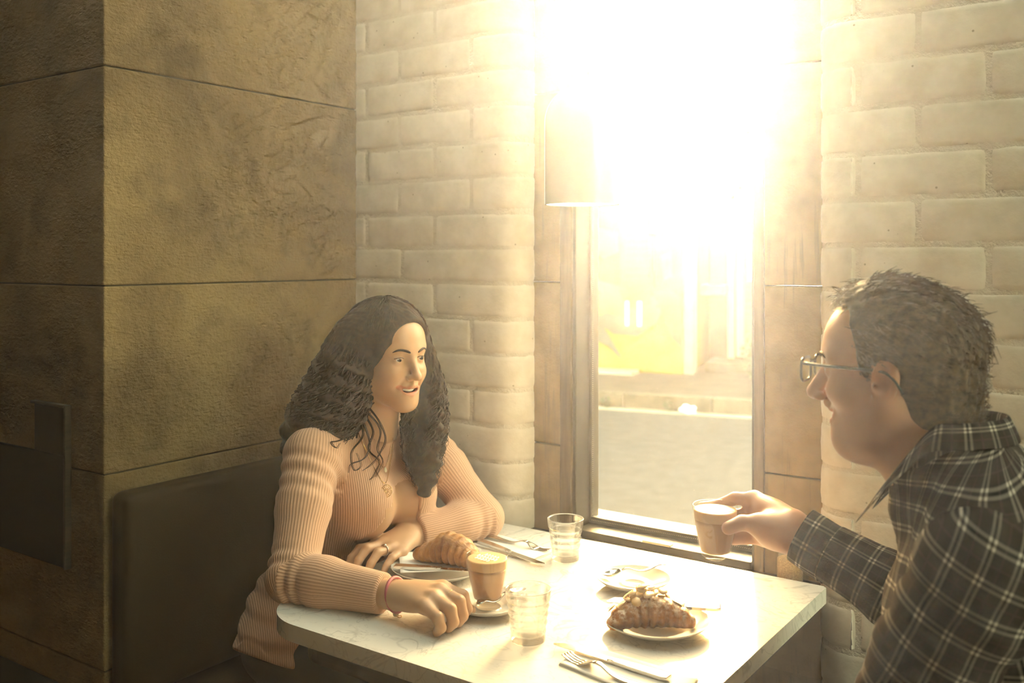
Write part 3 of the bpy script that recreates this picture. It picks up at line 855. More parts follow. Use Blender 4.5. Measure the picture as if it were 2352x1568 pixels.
# mural: flat painted shapes on the wall
def mural(name, pts, mat, dn):
    V = [(u, NW - dn, z) for u, z in pts]
    V2 = [(u, NW - dn + .002, z) for u, z in pts]
    n = len(V)
    return obj(name, mesh(V + V2, [tuple(range(n))[::-1]] + [(i, (i + 1) % n, n + (i + 1) % n, n + i) for i in range(n)]), mat, hs)
mural('mural_shape', [(-3.62, .62), (-3.35, .46), (-3.05, .44), (-2.82, .60), (-2.72, .80), (-2.95, .78), (-3.2, .66), (-3.45, .72)], M['mural_green'], .004)
mural('mural_shape', [(-3.9, .85), (-3.55, .72), (-3.48, .55), (-3.25, .16), (-3.42, .30), (-3.75, .45)], M['mural_green'], .005)
mural('mural_shape', [(-2.86, .98), (-2.66, 1.02), (-2.50, .90), (-2.50, .30), (-2.62, .42), (-2.74, .70)], M['mural_pink'], .006)
mural('mural_shape', [(-3.6, 1.78), (-3.30, 1.70), (-3.28, 1.46), (-3.48, 1.38), (-3.7, 1.50)], M['mural_green'], .007)
mural('mural_shape', [(-3.28, 1.0), (-2.9, 1.02), (-2.88, .84), (-3.2, .76)], M['mural_pink'], .0045)
mural('mural_shape', [(-3.9, 1.2), (-3.3, 1.05), (-2.9, .92), (-2.7, .95), (-2.9, .7), (-3.3, .62), (-3.9, .8)], M['mural_pale'], .003)
mural('mural_shape', [(-3.20, .86), (-3.16, .86), (-3.16, .56), (-3.20, .56)], M['mural_white'], .008)
mural('mural_shape', [(-3.05, .86), (-3.00, .86), (-3.00, .56), (-3.05, .56)], M['mural_white'], .008)
mural('mural_shape', [(-2.76, 1.42), (-2.64, 1.46), (-2.62, 1.16), (-2.72, 1.12)], M['mural_green'], .008)
# recessed entrance beside it
en = thing('entrance_building', 'brown rendered entry with louvred door set back from the street', 'building', (0, 0, 0), SA)
sbox('wall', -2.37, 6, NW + 1.0, NW + 5, 0, 2.5, M['ext_wall'], en)
sbox('step', -2.3, 3, NW + .35, NW + 1.0, 0, .12, M['kerb'], en, .01)
dr = sbox('door_frame', -2.02, -.95, NW + .93, NW + 1.0, .14, 2.05, M['pale_pipe'], en)
sbox('door_panel', -1.92, -1.0, NW + .90, NW + .96, .2, 2.0, M['ext_dark'], dr)
for k in range(20):
    sbox('louvre', -1.90, -1.02, NW + .85, NW + .90, .24 + k * .088, .29 + k * .088, M['louvre'], dr)
sbox('pipe', -2.12, -2.05, NW + .90, NW + .99, .1, 2.3, M['pale_pipe'], en)
sbox('air_unit', -2.42, -2.13, NW + .70, NW + .99, .92, 1.05, M['ext_grey'], en, .02)
sbox('awning_bar', -2.3, -.9, NW + .2, NW + .25, 1.79, 1.82, M['slat_yellow'], en)
sbox('sign', -1.76, -1.68, NW + .2, NW + .24, 1.12, 1.72, M['white_sign'], en)

def leaves(n, cen, rad, size, seed, flat=1.0):
    r = np.random.default_rng(seed); V, Fc = [], []
    for i in range(n):
        d = r.normal(size=3); d /= np.linalg.norm(d); q = r.uniform(.35, 1) ** .6
        c = A3(cen) + d * q * A3(rad)
        a = r.normal(size=3); a /= np.linalg.norm(a); b = np.cross(a, r.normal(size=3)); b /= np.linalg.norm(b)
        s = size * r.uniform(.6, 1.3); k = len(V)
        V += [c - a * s, c + b * s * .4, c + a * s, c - b * s * .4]; Fc.append((k, k + 1, k + 2, k + 3))
    return mesh(V, Fc)
tr = thing('street_tree', 'leafy street tree shading the entrance across the road', 'tree', (0, 0, 0), SA)
obj('foliage', leaves(5200, (-1.75, 10.55, 2.35), (.95, .6, .42), .045, 3), M['leaf'], tr, kind='stuff')
obj('trunk', tube_mesh(spline([(-.95, 10.6, 0), (-.98, 10.6, 1.1), (-1.2, 10.58, 1.8), (-1.6, 10.55, 2.3)], 14), np.linspace(.07, .03, 14), 10), M['bark'], tr)
obj('branch', tube_mesh(spline([(-1.2, 10.58, 1.8), (-1.0, 10.5, 2.2), (-.9, 10.4, 2.5)], 8), np.linspace(.035, .015, 8), 8), M['bark'], tr)
bs = thing('bush', 'small green bush beside the entrance steps', 'bush', (0, 0, 0), SA)
obj('foliage', leaves(900, (-1.62, 11.2, .26), (.17, .15, .28), .03, 5), M['leaf'], bs, kind='stuff')
obj('stem', tube_mesh(np.array([(-1.62, 11.2, 0), (-1.61, 11.2, .15), (-1.62, 11.2, .3)]), .012, 6), M['bark'], bs)
# weeds and litter by the kerb, paving slab
for nm, lab, px, mat in (('weed', 'tuft of weed growing at the kerb below the mural', 1402, M['leaf']), ('weed', 'darker weed tuft at the kerb nearer the entrance', 1557, M['leaf'])):
    p = at_z(px, 932, ZR); q = np.array((p[0], p[1])); u, n_ = q @ EU, 9.46
    o = obj(nm, leaves(120, (0, 0, .055), (.05, .04, .06), .022, px), mat); o.rotation_euler = (0, 0, SA)
    o.location = (*(EU * u + EN * n_), ZR + .01); tag(o, lab, 'weed')
p = at_z(1590, 945, ZR)
u = np.array((p[0], p[1])) @ EU
bmx = bmesh.new()
bmesh.ops.create_icosphere(bmx, subdivisions=3, radius=.05)
for v in bmx.verts:
    v.co *= 1 + .25 * math.sin(v.co.x * 90 + v.co.y * 70) * math.cos(v.co.z * 80); v.co.z = max(v.co.z, -.03); v.co.x *= 1.7
lit = obj('litter', bm_mesh(bmx), M['white_sign']); lit.location = (*(EU * u + EN * 9.40), ZR + .041)
tag(lit, 'crumpled white paper lying in the gutter', 'litter')
sl = sbox('paving_slab', -4.6, -3.02, 11.0, 11.33, 0.0, .035, M['pale_pipe'], None, .008); sl['kind'] = 'structure'
# neighbouring street front, so that the street goes on to both sides
nb_ = thing('far_building', 'long plain rendered building further along the street', 'building', (0, 0, 0), SA)
sbox('wall', 6.02, 24, NW - .2, NW + 5, 0, 3.4, M['ext_grey'], nb_)
sbox('roof_edge', 6.02, 24, NW - .3, NW + 5, 3.4, 3.55, M['ext_wall'], nb_)
for k in range(5):
    sbox('window', 7.5 + k * 3.2, 8.9 + k * 3.2, NW - .24, NW - .19, 1.0, 2.3, M['ext_dark'], nb_)

# ------------------------------------------------------------------ haze volume added to give the veiling glare round the sun
t = NT('room_haze')
vs = t.n('ShaderNodeVolumeScatter', Color=HAZE_COLOR, Density=HAZE_DENSITY, Anisotropy=HAZE_G)
t.t.links.new(vs.outputs[0], t.out.inputs['Volume'])
hz = obj('haze', box_mesh(XL + .01, XR - .01, YF + .01, 2.068, .005, Z_CEIL - .005), t.m, kind='stuff')
hz['label'] = 'warm haze added to the room for the glare round the sun'
hz['category'] = 'haze'

# ------------------------------------------------------------------ the marble table
TZ = 0.75
TX0, TX1, TY0, TY1 = -1.405, -0.578, 1.165, 1.905
tb = thing('cafe_table', 'white marble topped cafe table with a rounded corner by the window', 'table', ((TX0 + TX1) / 2, (TY0 + TY1) / 2, 0))
def rounded(x0, x1, y0, y1, rs):
    """corners in order (x0,y0) (x1,y0) (x1,y1) (x0,y1) with radii rs"""
    P = []
    for (cx, cy, a), r in zip(((x0, y0, PI), (x1, y0, 1.5 * PI), (x1, y1, 0), (x0, y1, PI / 2)), rs):
        sx = 1 if cx == x0 else -1; sy = 1 if cy == y0 else -1
        P += arc(cx + sx * r, cy + sy * r, r, a, a + PI / 2, 14 if r > .03 else 5)
    return P
lpart('table_top', prism_mesh(rounded(TX0, TX1, TY0, TY1, (.115, .115, .006, .02)), TZ - .031, TZ, .0035, 3), M['marble'], tb)
lpart('underframe', prism_mesh(rounded(TX0 + .05, TX1 - .05, TY0 + .05, TY1 - .03, (.08, .08, .01, .01)), TZ - .085, TZ - .0312, .003), M['dark_wood'], tb)
for x in (-1.17, -0.82):
    lpart('column', lathe_mesh([(0, .02), (.032, .02), (.028, .06), (.028, TZ - .10), (.05, TZ - .086), (0, TZ - .086)], 24), M['black_metal'], tb).location = (x, 1.55, 0)
    lpart('foot', box_mesh(x - .03, x + .03, 1.27, 1.83, 0, .03, .008), M['black_metal'], tb)

def Tp(px, py, z=None):
    return at_z(px, py, TZ if z is None else z)

# ------------------------------------------------------------------ crockery
def plate(name, label, cat, px, py, r, h, well, group=None, ring=False, z=TZ):
    c = at_z(px, py, z + h * .6)
    o = thing(name, label, cat, (c[0], c[1], z), 0, group)
    pr = [(0, .0015), (well * .75, .0015), (well * .78, 0.0), (well * .86, 0.0), (well * .92, .003), (r * .86, h * .55), (r * .985, h * .93), (r, h), (r * .995, h + .0012), (r * .975, h),
          (r * .84, h * .62 + .002), (well * .98, .0075), (well * .86, .0058)]
    if ring:
        pr += [(well * .60, .0058), (well * .57, .0072), (well * .52, .0072), (well * .49, .0055), (0, .0055)]
    else:
        pr += [(0, .0058)]
    lp = obj('dish', lathe_mesh(pr, 72), M['porcelain'], o)
    return o, c
sau_m, c_sm = plate('saucer', 'empty white saucer with a spoon resting on it', 'saucer', 1455, 1333, .0735, .019, .042, None, True)
pl_m, c_pm = plate('plate', 'small white plate under the almond croissant', 'plate', 1506, 1428, .094, .020, .058)
pl_w, c_pw = plate('plate', 'white plate under the plain croissant and paper napkin', 'plate', 1008, 1305, .098, .020, .060)
sau_w, c_sw = plate('saucer', 'white saucer under the latte with leaf art', 'saucer', 1122, 1386, .074, .019, .042, None, True)

# ------------------------------------------------------------------ latte glasses
def latte(label, loc, tilt=None, art='leaf'):
    o = thing('latte_glass', label, 'coffee', loc)
    H, rt, rb = .093, .0395, .0265
    zs = np.linspace(0, 1, 12)
    out = [(0, 0), (.014, 0), (.017, .002), (.0235, .007)] + [(rb + (rt - rb) * math.sin(s * PI / 2) ** 1.05 + 0.0, .012 + (H - .012) * s) for s in zs]
    inn = [(r - .0022, z) for r, z in out[4:]][::-1] + [(.020, .011), (.010, .0095), (0, .009)]
    obj('glass', lathe_mesh(out + [(rt - .0008, H + .0009)] + inn, 56), M['thin_glass'], o)
    def body(z0, z1, d):
        pts = []
        for s in np.linspace(z0, z1, 10):
            u = (s - .012) / (H - .012); u = min(max(u, 0), 1)
            pts.append((rb + (rt - rb) * math.sin(u * PI / 2) ** 1.05 - d, s))
        return pts
    lvl = H - .007
    obj('coffee', lathe_mesh([(0, .0098), (.010, .0103), (.0195, .0118)] + body(.014, lvl - .017, .0024) + [(0, lvl - .017)], 48), M['coffee'], o)
    obj('foam', lathe_mesh([(0, lvl - .0168)] + body(lvl - .0168, lvl, .0024) + [(rt - .0055, lvl + .0006), (0, lvl + .0004)], 48), M['coffee_foam'], o)
    z = lvl + .0009
    if art == 'leaf':
        V, Fc = [], []
        def petal(cx, cy, a, L, w):
            k = len(V); n = 12
            for i in range(n):
                q = 2 * PI * i / n
                x, y = L * math.cos(q), w * math.sin(q) * (1 - .35 * math.cos(q))
                V.append((cx + x * math.cos(a) - y * math.sin(a), cy + x * math.sin(a) + y * math.cos(a), z + .0007 * (math.cos(q * 3) * .1 + .2)))
            V.append((cx, cy, z + .0012)); Fc.extend((k + i, k + (i + 1) % n, k + n) for i in range(n))
        A = math.radians(-8)
        for row, (offs, n, L) in enumerate(((-.0125, 5, .0055), (0, 7, .0062), (.0125, 5, .0055))):
            for i in range(n):
                s = (i - (n - 1) / 2) * .0058
                s *= 1.25; cx, cy = s * math.cos(A) - offs * math.sin(A), s * math.sin(A) + offs * math.cos(A)
                petal(cx, cy, A + PI / 2 + .35, L * 1.2, .0030)
        obj('latte_art', mesh(V, Fc, True), M['milk_foam'], o, kind='stuff')
    else:
        n = 40
        V = [(0, 0, z + .0025)] + [((.0305 + .0022 * math.sin(5 * q) + .001 * math.sin(9 * q)) * math.cos(q), (.0305 + .0022 * math.sin(5 * q)) * math.sin(q), z) for q in np.linspace(0, 2 * PI, n, endpoint=False)]
        V += [((.02) * math.cos(q), .02 * math.sin(q), z + .002) for q in np.linspace(0, 2 * PI, n, endpoint=False)]
        Fc = [(0, 1 + n + i, 1 + n + (i + 1) % n) for i in range(n)] + [(1 + n + i, 1 + i, 1 + (i + 1) % n, 1 + n + (i + 1) % n) for i in range(n)]
        obj('milk_foam', mesh(V, Fc, True), M['milk_foam'], o)
    return o
lat_w = latte('milky coffee in a clear glass with leaf latte art on a saucer', (c_sw[0] - .006, c_sw[1] + .004, TZ + .0074))
CUP_AX = at_depth(1643, 1160, 1.67); CUP_TOP = CUP_AX[2]
lat_m = latte('milky coffee in a clear glass held up by a hand', (CUP_AX[0], CUP_AX[1], CUP_TOP - .093), art='plain')

# ------------------------------------------------------------------ ribbed water tumblers
def tumbler(label, px, py):
    c = at_z(px, py, TZ)
    o = thing('tumbler', label, 'glass', (c[0], c[1], TZ), RNG.uniform(0, 1))
    H, rt, rb = .088, .0395, .0285
    V, Fc = [], []
    n = 60
    rows = []
    zs = list(np.linspace(0.001, H, 40))
    def rr(z):
        return rb + (rt - rb) * (z / H)
    def ring(z, r, amp):
        k = len(V)
        for i in range(n):
            q = 2 * PI * i / n
            b = amp * (0.35 * abs(math.sin(q * 5)) )
            V.append(((r - b) * math.cos(q), (r - b) * math.sin(q), z))
        rows.append(k)
    ring(0.0, rb - .003, 0)
    for z in zs:
        band = 0.0 if (z < .010 or z > .068) else 1.0
        wav = .0016 * (0.5 + .5 * math.cos((z - .010) / .0145 * 2 * PI)) * band
        ring(z, rr(z) - wav, .0022 * band)
    ring(H + .0008, rt - .001, 0)
    for z in zs[::-1]:
        if z < .012: break
        ring(z, rr(z) - .0034, 0)
    ring(.0105, rb - .006, 0)
    for a, b in zip(rows[:-1], rows[1:]):
        Fc += [(a + i, a + (i + 1) % n, b + (i + 1) % n, b + i) for i in range(n)]
    Fc.append(tuple(rows[0] + i for i in range(n))[::-1]); Fc.append(tuple(rows[-1] + i for i in range(n)))
    obj('glass_body', mesh(V, Fc, True), M['glass'], o)
    return o
tumbler('clear ribbed tumbler standing near the window frame', 1299, 1284)
tumbler('clear ribbed tumbler standing next to the latte saucer', 1213, 1470)

# sugar jar on the sill behind the table corner
jc = at_y(1808, 1300, 1.946)
jr = thing('sugar_jar', 'open glass jar of brown sugar on the window sill', 'jar', (jc[0] + .006, 1.946, .7285))
obj('glass', lathe_mesh([(0, 0), (.026, 0), (.029, .004), (.029, .068), (.0285, .073), (.0262, .073), (.0264, .006), (0, .005)], 40), M['thin_glass'], jr)
obj('sugar', lathe_mesh([(0, .0062), (.0258, .0065), (.0258, .050), (.018, .054), (0, .057)], 36), M['brown_sugar'], jr)

# ------------------------------------------------------------------ napkins
def napkin(name, label, corners, z=TZ, seed=0, fold=True, lift=0.0):
    """corners: four world points in order; a double folded sheet, slightly wavy"""
    C = [A3(c) for c in corners]; ctr = sum(C) / 4
    n = 12; V, Fc = [], []
    r = np.random.default_rng(seed); ph = r.uniform(0, 6, 4)
    def sheet(h0, sh, wob):
        k = len(V)
        for i in range(n + 1):
            for j in range(n + 1):
                u, v = i / n, j / n
                p = (1 - u) * (1 - v) * C[0] + u * (1 - v) * C[1] + u * v * C[2] + (1 - u) * v * C[3]
                p = ctr + (p - ctr) * sh
                e = max(abs(u - .5), abs(v - .5)) * 2
                V.append((p[0] - ctr[0], p[1] - ctr[1], h0 + wob * (.5 + .5 * math.sin(u * 5 + ph[0]) * math.cos(v * 4 + ph[1])) * (.3 + e) + lift * max(0, e - .6)))
        for i in range(n):
            for j in range(n):
                a = k + i * (n + 1) + j
                Fc.append((a, a + n + 1, a + n + 2, a + 1))
    sheet(.0006, 1.0, .0006)
    if fold: sheet(.0026, .985, .0012)
    me = mesh(V, Fc, True)
    o = obj(name, me, M['paper']); o.location = (ctr[0], ctr[1], z)
    md = o.modifiers.new('thick', 'SOLIDIFY'); md.thickness = .0012; md.offset = 0
    return tag(o, label, 'napkin')
napkin('napkin', 'white paper napkin under the knife and fork by the window', [Tp(1046, 1243), Tp(1113, 1222), Tp(1275, 1268), Tp(1222, 1290)], seed=1)
napkin('napkin', 'white paper napkin under cutlery at the table edge', [Tp(1283, 1527), Tp(1345, 1482), Tp(1605, 1562), Tp(1560, 1640)], seed=2)
nw_c = (c_pw[0], c_pw[1])
zp = TZ + .0205
def sq(cx, cy, w, d, a):
    return [(cx + x * w / 2 * math.cos(a) - y * d / 2 * math.sin(a), cy + x * w / 2 * math.sin(a) + y * d / 2 * math.cos(a), 0) for x, y in ((-1, -1), (1, -1), (1, 1), (-1, 1))]
napkin('paper_liner', 'white paper liner under the plain croissant', sq(nw_c[0] - .012, nw_c[1] - .005, .135, .13, .75), zp, 3, False, .012)
napkin('paper_liner', 'small paper liner tucked behind the almond croissant', sq(c_pm[0] - .012, c_pm[1] + .028, .10, .075, 1.2), TZ + .0195, 4, False, .010)

# ------------------------------------------------------------------ cutlery (built along +x, flat, then placed)
def outline_mesh(pts, th, bend=None, bev=.0006):
    me = prism_mesh(pts, -th / 2, th / 2, bev, 2)
    return me
def knife_parts(L=.205):
    hl = L * .47
    handle = [(0, -.0075), (.01, -.0088), (hl * .6, -.0078), (hl - .006, -.0052), (hl, -.0052), (hl, .0052), (hl - .006, .0052), (hl * .6, .0078), (.01, .0088), (0, .0075)]
    blade = [(hl + .006, -.0055), (hl + .02, -.0085), (L * .8, -.0098), (L * .93, -.0085), (L, .002), (L * .985, .0058), (L * .8, .0062), (hl + .006, .0055)]
    coll = [(hl - .001, -.0046), (hl + .008, -.0046), (hl + .008, .0046), (hl - .001, .0046)]
    return [('handle', prism_mesh(handle, -.0030, .0030, .0018, 3)), ('blade', prism_mesh(blade, -.0010, .0008, .0004, 1)), ('collar', prism_mesh(coll, -.0032, .0032, .001, 2))]
def grid_strip(fx, n, m, th):
    """fx(u, v) -> (x, y, z); a thickened strip"""
    V, Fc = [], []
    for s in (0, 1):
        for i in range(n + 1):
            for j in range(m + 1):
                x, y, z = fx(i / n, j / m); V.append((x, y, z - s * th))
    k = (n + 1) * (m + 1)
    ix = lambda i, j, s: s * k + i * (m + 1) + j
    for i in range(n):
        for j in range(m):
            Fc.append((ix(i, j, 0), ix(i + 1, j, 0), ix(i + 1, j + 1, 0), ix(i, j + 1, 0)))
            Fc.append((ix(i, j, 1), ix(i, j + 1, 1), ix(i + 1, j + 1, 1), ix(i + 1, j, 1)))
    for i in range(n):
        Fc.append((ix(i, 0, 0), ix(i, 0, 1), ix(i + 1, 0, 1), ix(i + 1, 0, 0))); Fc.append((ix(i, m, 0), ix(i + 1, m, 0), ix(i + 1, m, 1), ix(i, m, 1)))
    for j in range(m):
        Fc.append((ix(0, j, 0), ix(0, j + 1, 0), ix(0, j + 1, 1), ix(0, j, 1))); Fc.append((ix(n, j, 0), ix(n, j, 1), ix(n, j + 1, 1), ix(n, j + 1, 0)))
    return mesh(V, Fc, True)
def zcurve(x, L):
    """side view of fork and spoon stems: lifted neck, drooped ends"""
    u = x / L
    return .0105 * math.exp(-((u - .62) / .13) ** 2) + .0045 * math.exp(-((u - .1) / .2) ** 2)
def fork_parts(L=.19):
    hl = L * .66
    def stem(u, v):
        x = hl * u; w = .0072 * (1 - u) ** 1.2 + .0028 + (.0015 if u > .9 else 0)
        if u < .05: w *= .55 + 9 * u
        return (x, (v - .5) * 2 * w, zcurve(x, L))
    def palm(u, v):
        x = hl + (L * .80 - hl) * u; w = .0030 + .0088 * math.sin(min(u * 1.25, 1) * PI / 2)
        return (x, (v - .5) * 2 * w, zcurve(x, L) - .003 * u)
    parts = [('handle', grid_strip(stem, 24, 4, .0026)), ('head', grid_strip(palm, 10, 6, .0022))]
    for t_ in range(4):
        y0 = -.0096 + t_ * .0064
        def tine(u, v, y0=y0):
            x = L * .797 + L * .203 * u; w = .0019 * (1 - .35 * u)
            return (x, y0 * (1 - .05 * u) + (v - .5) * 2 * w, zcurve(x, L) - .003 + .006 * u * u)
        parts.append(('tine', grid_strip(tine, 8, 1, .0018)))
    return parts
def spoon_parts(L=.135):
    hl = L * .70
    def stem(u, v):
        x = hl * u; w = .0058 * (1 - u) ** 1.3 + .0022
        if u < .06: w *= .55 + 7.5 * u
        return (x, (v - .5) * 2 * w, .010 * math.exp(-((u - .12) / .22) ** 2) + .010 * math.exp(-((u - .86) / .2) ** 2) - .001)
    def bowl(u, v):
        x = hl - .002 + (L - hl) * u; w = .0150 * math.sin(PI * min(max(u * .93 + .04, 0), 1)) ** .62
        y = (v - .5) * 2
        dep = -.0085 * (1 - y * y) * math.sin(PI * u) ** .8
        return (x, y * w, .0068 * (1 - u) + .004 * u + dep)
    return [('handle', grid_strip(stem, 24, 4, .0020)), ('bowl', grid_strip(bowl, 18, 12, .0012))]
def cutlery(name, label, cat, parts, a, b, z, roll=0.0, slope=0.0):
    """a: handle end, b: business end (world xy); z of the lowest resting line"""
    a, b = A3(a), A3(b); ang = math.atan2(b[1] - a[1], b[0] - a[0])
    o = thing(name, label, cat, (a[0], a[1], z))
    o.rotation_euler = (roll, -slope, ang)
    for n, me in parts:
        obj(n, me, M['steel'], o)
    return o
def dist(a, b): return float(np.linalg.norm(A3(a)[:2] - A3(b)[:2]))
a, b = Tp(1097, 1240, .757), Tp(1250, 1296, .757); cutlery('knife', 'steel table knife lying on the napkin by the window', 'knife', knife_parts(dist(a, b)), a, b, TZ + .0075)
a, b = Tp(1114, 1231, .757), Tp(1264, 1263, .757); cutlery('fork', 'steel fork lying on the napkin by the window', 'fork', fork_parts(dist(a, b)), a, b, TZ + .0062)
a, b = Tp(1640, 1590, .757), Tp(1273, 1478, .757); cutlery('knife', 'steel table knife lying at the near table edge', 'knife', knife_parts(min(dist(a, b), .215)), b + (a - b) * min(1, .215 / dist(a, b)), b, TZ + .0085)
b = Tp(1300, 1497, .760); a0 = Tp(1500, 1592, .757); a = b + (a0 - b) * (.19 / dist(a0, b)); cutlery('fork', 'steel fork lying on the napkin at the table edge', 'fork', fork_parts(.19), a, b, TZ + .0066)
a, b = at_z(1656, 1397, .776), at_z(1392, 1381, .776); cutlery('knife', 'steel knife resting across the almond croissant plate', 'knife', knife_parts(min(dist(a, b), .21)), a, b, TZ + .0285, -.38)
a, b = at_z(906, 1300, .778), at_z(1120, 1314, .776); cutlery('knife', 'steel knife resting across the plain croissant plate', 'knife', knife_parts(.19), a, a + (b - a) * (.19 / dist(a, b)), TZ + .0285)
a, b = at_z(1528, 1300, .775), at_z(1380, 1318, .770); cutlery('teaspoon', 'steel teaspoon resting on the empty saucer', 'spoon', spoon_parts(dist(a, b)), a, b, TZ + .0235, 0, -.05)
a, b = at_z(1098, 1396, .768), at_z(1190, 1364, .766); cutlery('teaspoon', 'steel teaspoon lying beside the latte glass on its saucer', 'spoon', spoon_parts(.125), a, a + (b - a) * (.125 / dist(a, b)), TZ + .0205, 0, 0)

# ------------------------------------------------------------------ croissants
def croissant(name, label, loc, rz, L, R, mat, seed, curve=.35, lumps=11):
    """rolled dough segments along a bent axis, thick in the middle"""
    r = np.random.default_rng(seed)
    prog = []
    pts = []
    for i in range(lumps):
        s = (i / (lumps - 1) - .5) * 2
        x = s * L / 2 * (1 - .12 * abs(s)); y = -curve * L * .5 * s * s
        rad = R * (.40 + .60 * (1 - abs(s) ** 1.7))
        z = rad * .82
        pts.append((x, y, z)); a = math.atan2(-curve * s * 2 * .9, 1)
        Rm = np.array(((math.cos(a), -math.sin(a), 0), (math.sin(a), math.cos(a), 0), (0, 0, 1)))
        lean = .35 * (1 if s < 0 else -1)
        Rl = np.array(((math.cos(lean), 0, math.sin(lean)), (0, 1, 0), (-math.sin(lean), 0, math.cos(lean))))
        wd = L / lumps * (1.02 if abs(s) < .9 else .8)
        prog.append(ell((x, y, z + r.normal(0, .0012)), (wd, rad * r.uniform(.97, 1.05), rad * r.uniform(.95, 1.04) * .93), Rm @ Rl, .0045))
    # layered lips of the roll
    for i in range(1, lumps - 1):
        s = (i / (lumps - 1) - .5) * 2; x, y, z = pts[i]; rad = z / .82
        for q in (-1, 1):
            prog.append(ell((x + q * .002, y - q * rad * .25, z * (.9 if q > 0 else .75)), (L / lumps * .8, rad * .92, rad * .80), None, .003))
    prog.append(fnp(lambda P: .0010 * vnoise(P, 260, seed) + .0006 * vnoise(P, 620, seed + 1), op='d'))
    prog.append(fnp(lambda P: -P[:, 2], .002, 'i'))
    me, V, Q = sdf_mesh(prog, .0016, (-L / 2 - .02, -curve * L - R - .02, -.004), (L / 2 + .02, R + .02, 2.2 * R), 0, 1)
    # paler where segments meet and low on the sides
    ax = np.array(pts)
    t_ = (V[:, 0] / L + .5) * (lumps - 1)
    ridge = .5 + .5 * np.cos(2 * PI * t_)
    ridge = np.clip(.15 + ridge * .22 + .40 * (1 - V[:, 2] / (2 * R)) + .28 * vnoise(V, 110, seed), 0, 1)
    set_float(me, 'ridge', ridge)
    o = thing(name, label, 'croissant', loc, rz)
    body = obj('pastry', me, mat, o)
    return o, body
cr_w, cb_w = croissant('croissant', 'plain golden croissant on a paper lined plate', (c_pw[0] + .018, c_pw[1] + .022, TZ + .0225), math.radians(8), .155, .036, M['crust'], 3, .30)
cr_m, cb_m = croissant('almond_croissant', 'almond croissant with flaked nuts and icing sugar on a plate', (c_pm[0] - .006, c_pm[1] - .012, TZ + .0110), math.radians(38), .150, .034, M['crust_sugar'], 8, .25)
# almond flakes lying on the pastry
bpy.context.view_layer.update()
tree = BVHTree.FromPolygons([v.co.copy() for v in cb_m.data.vertices], [tuple(p.vertices) for p in cb_m.data.polygons])
fl_me = []
for k in range(4):
    r = np.random.default_rng(40 + k); n = 14; V = [(0, 0, .0009)]; V2 = [(0, 0, -.0003)]
    for i in range(n):
        q = 2 * PI * i / n; rr = .0108 * (1 - .28 * math.cos(q)) * r.uniform(.94, 1.06)
        V.append((rr * math.cos(q), rr * .68 * math.sin(q), .0006 - .0012 * math.cos(q) ** 2)); V2.append((V[-1][0], V[-1][1], V[-1][2] - .0011))
    Fc = [(0, 1 + i, 1 + (i + 1) % n) for i in range(n)] + [(n + 1, n + 2 + (i + 1) % n, n + 2 + i) for i in range(n)] + [(1 + i, n + 2 + i, n + 2 + (i + 1) % n, 1 + (i + 1) % n) for i in range(n)]
    fl_me.append(mesh(V + V2, Fc, True)); fl_me[-1].materials.append(M['almond'])
r = np.random.default_rng(77)
cnt = 0
while cnt < 34:
    if cnt < 26: x, y = r.normal(-.012, .020), r.normal(.0, .012)
    else: x, y = r.uniform(-.06, .06), r.uniform(-.02, .02)
    hit = tree.ray_cast(Vector((x, y, .2)), Vector((0, 0, -1)))
    if hit[0] is None: cnt += 0; continue
    nrm = (hit[1] + Vector(r.normal(0, .28, 3))).normalized()
    q = nrm.to_track_quat('Z', 'Y') @ Matrix.Rotation(r.uniform(0, 6.28), 3, 'Z').to_quaternion()
    o = bpy.data.objects.new('almond_flake', fl_me[cnt % 4]); COL.objects.link(o); o.parent = cr_m
    o.rotation_mode = 'QUATERNION'; o.rotation_quaternion = q
    o.location = hit[0] + nrm * (.0010 + .0016 * (cnt % 5 if cnt < 26 else 0)); cnt += 1

# ------------------------------------------------------------------ people
class Frame:
    """local head/hand axes: x forward, y left, z up"""
    def __init__(s, o, yaw, pitch=0.0, roll=0.0, k=1.0):
        s.o = A3(o); s.k = k
        cy, sy, cp, sp, cr, sr = math.cos(yaw), math.sin(yaw), math.cos(pitch), math.sin(pitch), math.cos(roll), math.sin(roll)
        Rz = np.array(((cy, -sy, 0), (sy, cy, 0), (0, 0, 1))); Ry = np.array(((cp, 0, sp), (0, 1, 0), (-sp, 0, cp))); Rx = np.array(((1, 0, 0), (0, cr, -sr), (0, sr, cr)))
        s.R = Rz @ Ry @ Rx
    def p(s, *v):
        v = v[0] if len(v) == 1 else v
        return s.o + s.k * (s.R @ A3(v))
    def loc(s, P): return (P - s.o) @ s.R / s.k
    def E(s, c, r, R=None, k=.01, op='u'):
        r = A3(r) if not np.isscalar(r) else np.full(3, float(r))
        return ell(s.p(c), r * s.k, s.R if R is None else s.R @ R, k * s.k, op)
    def C(s, a, b, ra, rb, k=.01, op='u'):
        return cone(s.p(a), s.p(b), ra * s.k, rb * s.k, k * s.k, op)
def rotm(ax, a):
    c, s_ = math.cos(a), math.sin(a)
    return {'x': np.array(((1, 0, 0), (0, c, -s_), (0, s_, c))), 'y': np.array(((c, 0, s_), (0, 1, 0), (-s_, 0, c))), 'z': np.array(((c, -s_, 0), (s_, c, 0), (0, 0, 1)))}[ax]

